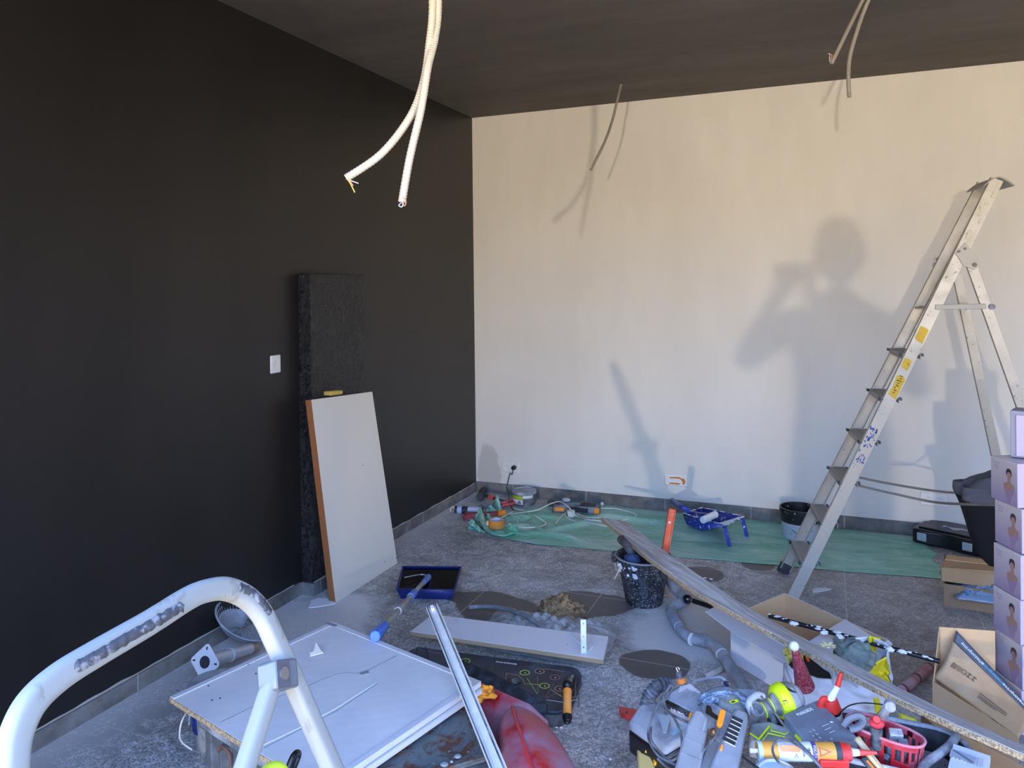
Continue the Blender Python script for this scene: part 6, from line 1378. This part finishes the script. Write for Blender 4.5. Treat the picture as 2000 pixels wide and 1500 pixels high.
# silver saw guard + orange levers
SIL = M('silver_plastic', '#a0a5ac', .35, .3, dust=.35, dcol='#9aa0a8', sc=12)
t = thing('mitre_saw', 'silver-grey hand saw machine with orange lever and slotted motor, in front of the tool pile', 'power tool', P(1390, 1500, .1))
a, e_ = P(1366, 1400, .37), P(1335, 1540, .30)
F = basis(a, e_-a, (CAM-a).normalized()); Lg = (e_-a).length
g = G(F); g.flat([(-.012, -.020), (-.016, .004), (.0, .026), (.05, .030), (Lg, .034), (Lg, -.034), (.06, -.030)], -.03, .012); g.build('silver_arm', SIL, t, bev=.009, seg=3)
a2, e2_ = P(1447, 1392, .385), P(1402, 1545, .30); F2 = basis(a2, e2_-a2, (CAM-a2).normalized()); L2 = (e2_-a2).length
g = G(F2); g.flat([(-.01, -.018), (-.01, .018), (.02, .026), (L2, .040), (L2, -.040), (.02, -.024)], -.045, .008); g.build('motor_housing', M('grey_housing', '#7f858d', .45, dust=.3, dcol='#8f959e'), t, bev=.012, seg=3)
for k in range(6): G(F2).box((.035+.016*k, -.004-.001*k, .009), (.0105, .030+.001*k, .0025)).build('vent_slot', INK, t)
for k in range(6): G(F2).box((.043+.016*k, -.004, .0092), (.0015, .030, .002)).build('vent_rib', WHITE, t)
for k in (.055, .10, .15): G(F).box((k, .0, .0122), (.0016, .056, .0008)).build('panel_seam', DGREY, t)
G(F).box((.03, .018, .0125), (.05, .006, .001)).build('scuff_band', GREYP, t)
G(F2).box((.148, -.022, .010), (.02, .008, .006)).build('orange_dot', ORANGE, t, bev=.002)
a3, e3_ = P(1372, 1415, .30), P(1405, 1520, .27); g = G(); g.prism([P(1384, 1440, .33), P(1420, 1455, .33), P(1402, 1500, .32), P(1390, 1540, .31), P(1358, 1520, .31)], (0, 0, -.03)); g.build('blade_cover', M('light_silver', '#a9afb6', .25, .4, dust=.25, dcol='#9aa0a8'), t, bev=.006)
a4, e4_ = P(1412, 1388, .395), P(1404, 1420, .37); g = G(basis((a4+e4_)/2, e4_-a4, (CAM-a4).normalized())); g.flat(rrect((e4_-a4).length, .017, .0080), -.006, .008); g.build('orange_lever', ORANGE, t, bev=.002)
G().beam(P(1352, 1394, .37), P(1349, 1408, .36), .014, .014).build('orange_latch', ORANGE, t, bev=.003)
g = G(); g.prism([P(1368, 1372, .345), P(1395, 1372, .35), P(1445, 1400, .35), P(1425, 1440, .31), P(1395, 1430, .31), P(1398, 1400, .33), P(1375, 1390, .34)], (0, 0, -.05)); g.build('frame_bridge', M('mid_grey_frame', '#7a7f88', .5, dust=.4), t, bev=.006)
g = G(); g.prism([P(1380, 1378, .353), P(1388, 1380, .353), P(1392, 1392, .352), P(1403, 1400, .35), P(1402, 1408, .35), P(1378, 1393, .35)], (0, 0, .002)); g.build('dark_gap', BLACK, t)
G().tube([P(1402, 1425, .36), P(1396, 1440, .36), P(1383, 1455, .35), P(1372, 1470, .345)], .003, 6).build('lead', CABLE, t)
G().ell(P(1394, 1430, .33), (.012, .012, .012), 12, 8).build('brass_knob', M('brass', '#a07a52', .4, .6), t)
# yellow thing at bottom-left of pile
t = thing('yellow_level_box', 'translucent yellow plastic box at the bottom edge under the grey tool body', 'box', P(1262, 1500, .05))
g = G(); g.prism([P(1243, 1450, .12), P(1268, 1468, .13), P(1280, 1482, .12), P(1280, 1530, .10), P(1250, 1530, .10)], (0, 0, -.08)); g.build('box_body', M('pale_yellow_plastic', '#d9c07a', .3, dust=.2), t, bev=.006)
G().tube([P(1262, 1466, .135), P(1276, 1476, .13), P(1281, 1492, .125)], .007, 8).build('yellow_edge', M('strong_yellow', '#eab423', .4), t)
# dust cloth bag
tag(G().grid(lambda u, v_: P(1372+85*u, 1352-16*math.sin(u*3)+30*v_+8*u, .33+.03*math.sin(v_*3.1)+.012*nz(u*6, v_*5, 1, 2)), 40, 22).build('dust_bag', M('blue_grey_cloth', '#8b9bae', .9, dust=.4, dcol='#a5b2c2', bump=.5, bsc=60), solid=.02, ang=60), 'dusty pale blue cloth dust bag behind the battery pack', 'dust bag')
a, e_ = P(1420, 1362, .30), P(1480, 1366, .31); tag(G().cyl(a, e_, .026, .030, n=20).build('grey_hose_end', M('dusty_blue_hose', '#808b98', .6, dust=.5, dcol='#9aa5b3')), 'thick dusty blue-grey hose end between the cloth bag and the drill', 'hose')
t = thing('cable_bundle', 'thin white and navy cable loop arching over the dust bag beside the drain pipe', 'cable', P(1400, 1340, .2))
G().tube([P(1355, 1330, .25), P(1385, 1324, .29), P(1410, 1324, .31), P(1420, 1336, .30), P(1424, 1352, .28)], .004, 7).build('loop', M('dusty_white_cable', '#aeb4c0', .6), t); G().tube([P(1417, 1334, .31), P(1420, 1342, .31), P(1420, 1350, .30)], .008, 8).build('navy_sleeve', M('navy_plastic', '#1f2a5c', .4), t)
t = thing('angle_bracket', 'small grey metal angle bracket lying on the floor beside the drain pipe', 'bracket', P(1395, 1312))
g = G(); g.beam(P(1380, 1318, .02), P(1411, 1302, .02), .03, .004); g.build('flange', M('dusty_zinc', '#9399a1', .5, .3, dust=.4), t, bev=.001); g = G(); g.beam(P(1380, 1318, .03)+V((0, -.014, 0)), P(1411, 1302, .03)+V((0, -.014, 0)), .003, .024); g.build('web', M('dusty_zinc', '#9399a1'), t); G().cyl(P(1390, 1313, .022), P(1390, 1313, .0235), .004, n=10).build('screw_hole', INK, t)
# cables over the pile
t = thing('looped_cable', 'dark grey looped power cord lying over the big grey battery tool', 'cable', P(1290, 1420, .25))
for pts in ([(1310, 1338, .33), (1290, 1368, .30), (1272, 1405, .27), (1266, 1440, .24), (1285, 1475, .24), (1315, 1492, .25), (1340, 1505, .26)], [(1258, 1368, .26), (1275, 1370, .28), (1300, 1388, .30), (1330, 1405, .31), (1348, 1412, .30)],
            [(1272, 1420, .26), (1272, 1445, .25), (1290, 1470, .24), (1312, 1486, .25), (1330, 1465, .27), (1330, 1435, .29), (1318, 1405, .31), (1300, 1380, .31), (1296, 1360, .32)], [(1285, 1482, .24), (1305, 1500, .25), (1325, 1510, .26)]):
    G().tube([P(*q) for q in pts], .0038, 7).build('cord_loop', CABLE, t)
t = thing('charger_lead', 'thin black lead curving across the drill and over the lying glue cartridge', 'cable', P(1560, 1440, .38))
G().tube([P(1487, 1360, .42), P(1505, 1380, .42), P(1530, 1415, .40), P(1555, 1445, .385), P(1580, 1470, .375), P(1600, 1495, .37), P(1615, 1515, .36)], .0032, 7).build('lead_run', CABLE, t)
G().tube([P(1600, 1495, .372), P(1570, 1465, .39), P(1540, 1446, .39), P(1517, 1447, .39), P(1509, 1465, .385), P(1520, 1488, .38), P(1545, 1500, .37), P(1575, 1508, .36)], .0036, 7).build('lead_loop', CABLE, t)
G().tube([P(1450, 1478, .36), P(1480, 1500, .355), P(1500, 1512, .35)], .0036, 7).build('lead_tail', M('black_lead', '#1b1c1f', .5), t)
t = thing('wire_handle', 'thin black wire arching behind the red basket', 'wire', P(1680, 1390, .35)); G().tube([P(1636, 1398, .35), P(1655, 1380, .40), P(1685, 1373, .42), P(1724, 1376, .41)], .002, 6).build('wire', BLACK, t)
# blue-grey lid at the bottom
c = P(1520, 1520, .33); F = basis(c, RT, UP+V((0, -.5, .5))); t = thing('round_lid', 'round pale blue-grey disc at the bottom edge below the lying cartridge', 'disc', c)
g = G(F); g.lathe([(.058, -.02), (.062, 0), (.055, .004), (.05, 0), (.04, .001), (.0, .001)], 40); g.build('disc', M('pale_blue_plastic', '#9db0c9', .4, dust=.3), t)
# knives
for lab, a, e_, m_ in (('yellow utility knife standing beside the lying cartridge nozzle', (1672, 1440, .36), (1722, 1505, .30), YELLOW), ('black and orange folding knife below the cartridge nozzle', (1685, 1480, .32), (1712, 1510, .30), BLACKP)):
    t = thing('utility_knife', lab, 'knife', P(*e_)); A1, E1 = P(*a), P(*e_); G().beam(A1, E1, .020, .014).build('handle', M('ochre_knife', '#c7a23a', .5, dust=.3) if m_ is YELLOW else m_, t, bev=.005)
    G().beam(A1*.7+E1*.3+V((0, -.004, .007)), A1*.2+E1*.8+V((0, -.004, .007)), .006, .003).build('inlay', ORANGE if m_ is BLACKP else M('pale_inlay', '#b9b28c', .5), t)
# bottom right boxes
t = thing('blade_packet', 'small grey cardboard packet printed with a picture and white letters, bottom right', 'packet', P(1890, 1500, .3))
q = [P(1862, 1452, .34), P(1935, 1476, .34), P(1925, 1560, .30), P(1842, 1540, .30)]; g = G(); g.prism(q, (0, 0, -.012)); g.build('packet_body', M('pale_grey_card', '#b7bbc2', .7), t, bev=.001)
F = basis(P(1885, 1480, .3325), q[1]-q[0], (q[1]-q[0]).cross(q[2]-q[1]) if (q[1]-q[0]).cross(q[2]-q[1]).z > 0 else -(q[1]-q[0]).cross(q[2]-q[1]))
g = G(F); g.box((-.006, .0, .0012), (.06, .028, .0006)); pc = g.build('picture', M('packet_picture', '#8b929e', .5), t); g = G(F); g.beam((-.03, .012, .002), (.02, -.01, .002), .005, .001); g.build('pictured_blade', M('blade_dark', '#5e646e', .4), pc)
text('ANN', F @ Matrix.Translation((-.012, -.018, .002)), .016, WHITE, t, 'letters'); g = G(F); g.box((.036, .0, .0012), (.012, .03, .0006)); g.build('side_print', M('side_print', '#a3a7b0', .6), t)
t = thing('cardboard_box', 'brown cardboard box with a black stripe in the bottom right corner under the plank', 'cardboard box', P(1950, 1520, .1))
a, b_ = P(1800, 1395, .24), P(2040, 1520, .24); a.z = b_.z = .002; dv = V((.10, -.22, 0)); 
for p_, q_ in ((a, b_), (b_, b_+dv), (b_+dv, a+dv), (a+dv, a)): G().beam(p_+V((0, 0, .12)), q_+V((0, 0, .12)), .005, .24).build('side_panel', CARD, t)
g = G(); g.prism([p_+V((0, 0, .238)) for p_ in (a, b_, b_+dv, a+dv)], (0, 0, .004)); g.build('top_flap', CARDL, t); g = G(); g.prism([P(1885, 1425, .2425), P(1898, 1432, .2425), P(1925, 1470, .2425), P(1912, 1470, .2425)], (0, 0, .001)); g.build('black_stripe', INK, t)

g = G(); g.prism([P(1585, 1154, .002), P(1592, 1150, .002), P(1610, 1149, .002), P(1624, 1152, .002), P(1600, 1157, .002), P(1588, 1158, .002)], (0, 0, .004))
tag(g.build('plaster_flake', M('plaster_white', '#cfcfcd', .8), bev=.001), 'flat white plaster flake on the floor right of the ladder foot', 'plaster flake')
for i, (px, py) in enumerate(((1366, 1127), (1377, 1129), (1388, 1131), (1087, 1420), (1096, 1421), (1142, 1299), (1093, 1417), (1192, 1483), (867, 1045), (1245, 1455))):
    r_ = .005+.004*(i < 3); c = P(px, py, .003)
    tag(G().ell(c, (r_*1.3, r_, .004), 8, 6, .7, i).build('plaster_crumb', M('plaster_white', '#cfcfcd')), 'small white plaster crumb on the tiled floor', 'plaster crumb', 'plaster crumbs on the floor')

# ============================================================ the photographer, standing outside behind the camera (casts the soft shadow on the white wall)
def skin(name, V_, E_, R_, mat, parent, root=0, sub=1):
    me = bpy.data.meshes.new(name); r = root_loc(parent); me.from_pydata([V(p)-r for p in V_], E_, []); me.update()
    o = bpy.data.objects.new(name, me); COL.objects.link(o); o.parent = parent; me.materials.append(mat)
    m = o.modifiers.new('skin', 'SKIN'); m.use_smooth_shade = True
    for i, rr in enumerate(R_): me.skin_vertices[0].data[i].radius = rr if isinstance(rr, tuple) else (rr, rr)
    me.skin_vertices[0].data[root].use_root = True; s_ = o.modifiers.new('sub', 'SUBSURF'); s_.levels = sub; s_.render_levels = sub; return o
hx, hy = 2.84, -6.0
t = thing('person', 'person in dark clothes standing outside the shop front holding up a phone', 'person', V((hx, hy, 0)))
CL = M('dark_jacket', '#23262e', .9); TR = M('dark_trousers', '#1c1f28', .9); SK = M('skin_tone', '#b58468', .55); HR = M('dark_hair', '#1d1713', .8)
vs = [(0, 0, .98), (0, 0, 1.12), (0, -.01, 1.30), (0, -.02, 1.43), (0, 0, 1.50), (0, .01, 1.57), (-.17, -.01, 1.42), (-.35, .06, 1.27), (-.22, .20, 1.53), (.17, -.01, 1.42), (.27, .06, 1.18), (-.02, .20, 1.44), (-.10, .0, .93), (-.11, .02, .50), (-.12, -.02, .08), (-.12, .10, .03), (.10, 0, .93), (.11, .02, .50), (.12, -.02, .08), (.12, .10, .03), (-.19, .235, 1.60), (-.12, .25, 1.56)]
ed = [(0, 1), (1, 2), (2, 3), (3, 4), (4, 5), (3, 6), (6, 7), (7, 8), (3, 9), (9, 10), (10, 11), (0, 12), (12, 13), (13, 14), (14, 15), (0, 16), (16, 17), (17, 18), (18, 19), (8, 20), (11, 21)]
rd = [.14, (.15, .11), (.18, .12), (.15, .10), .075, .07, .065, .048, .030, .065, .048, .030, .09, .062, .042, .035, .09, .062, .042, .035, .028, .028]
skin('body', [(hx+x, hy+y, z) for x, y, z in vs], ed, rd, CL, t, 0, 2)
hc = V((hx, hy+.02, 1.685))
G().ell(hc, (.078, .098, .118), 28, 20).build('head', SK, t); G().ell(hc+V((0, -.018, .028)), (.086, .100, .108), 26, 18, .06, 2).build('hair', HR, t)
G().ell(hc+V((0, .10, -.01)), (.012, .02, .024), 12, 8).build('nose', SK, t)
for s1 in (-1, 1): G().ell(hc+V((s1*.03, .088, .012)), (.012, .008, .008), 12, 8).build('eye', M('eye_dark', '#2a201a', .3), t); G().ell(hc+V((s1*.080, .0, -.01)), (.012, .022, .032), 12, 8).build('ear', SK, t)
G().ell(hc+V((0, .092, -.052)), (.024, .008, .007), 12, 8).build('mouth', M('lip_tone', '#96564a', .5), t)
for k in range(4):
    for sd_2, bx in ((-1, -.20), (1, -.115)): G().tube([V((hx+bx, hy+.24, 1.59-.002*k+.018*(k-1.5))), V((hx+bx-sd_2*.012, hy+.262, 1.595+.018*(k-1.5))), V((hx+bx-sd_2*-.02, hy+.275, 1.595+.018*(k-1.5)))], .008, 8, 4).build('finger', SK, t)
G().tube([V((hx-.20, hy+.25, 1.565)), V((hx-.175, hy+.262, 1.558)), V((hx-.155, hy+.266, 1.568))], .009, 8, 4).build('thumb', SK, t)
tag(G().box((hx-.16, hy+.272, 1.62), (.155, .009, .076)).build('phone', BLACK, bev=.002), 'black phone held up by the person outside the shop front', 'phone')
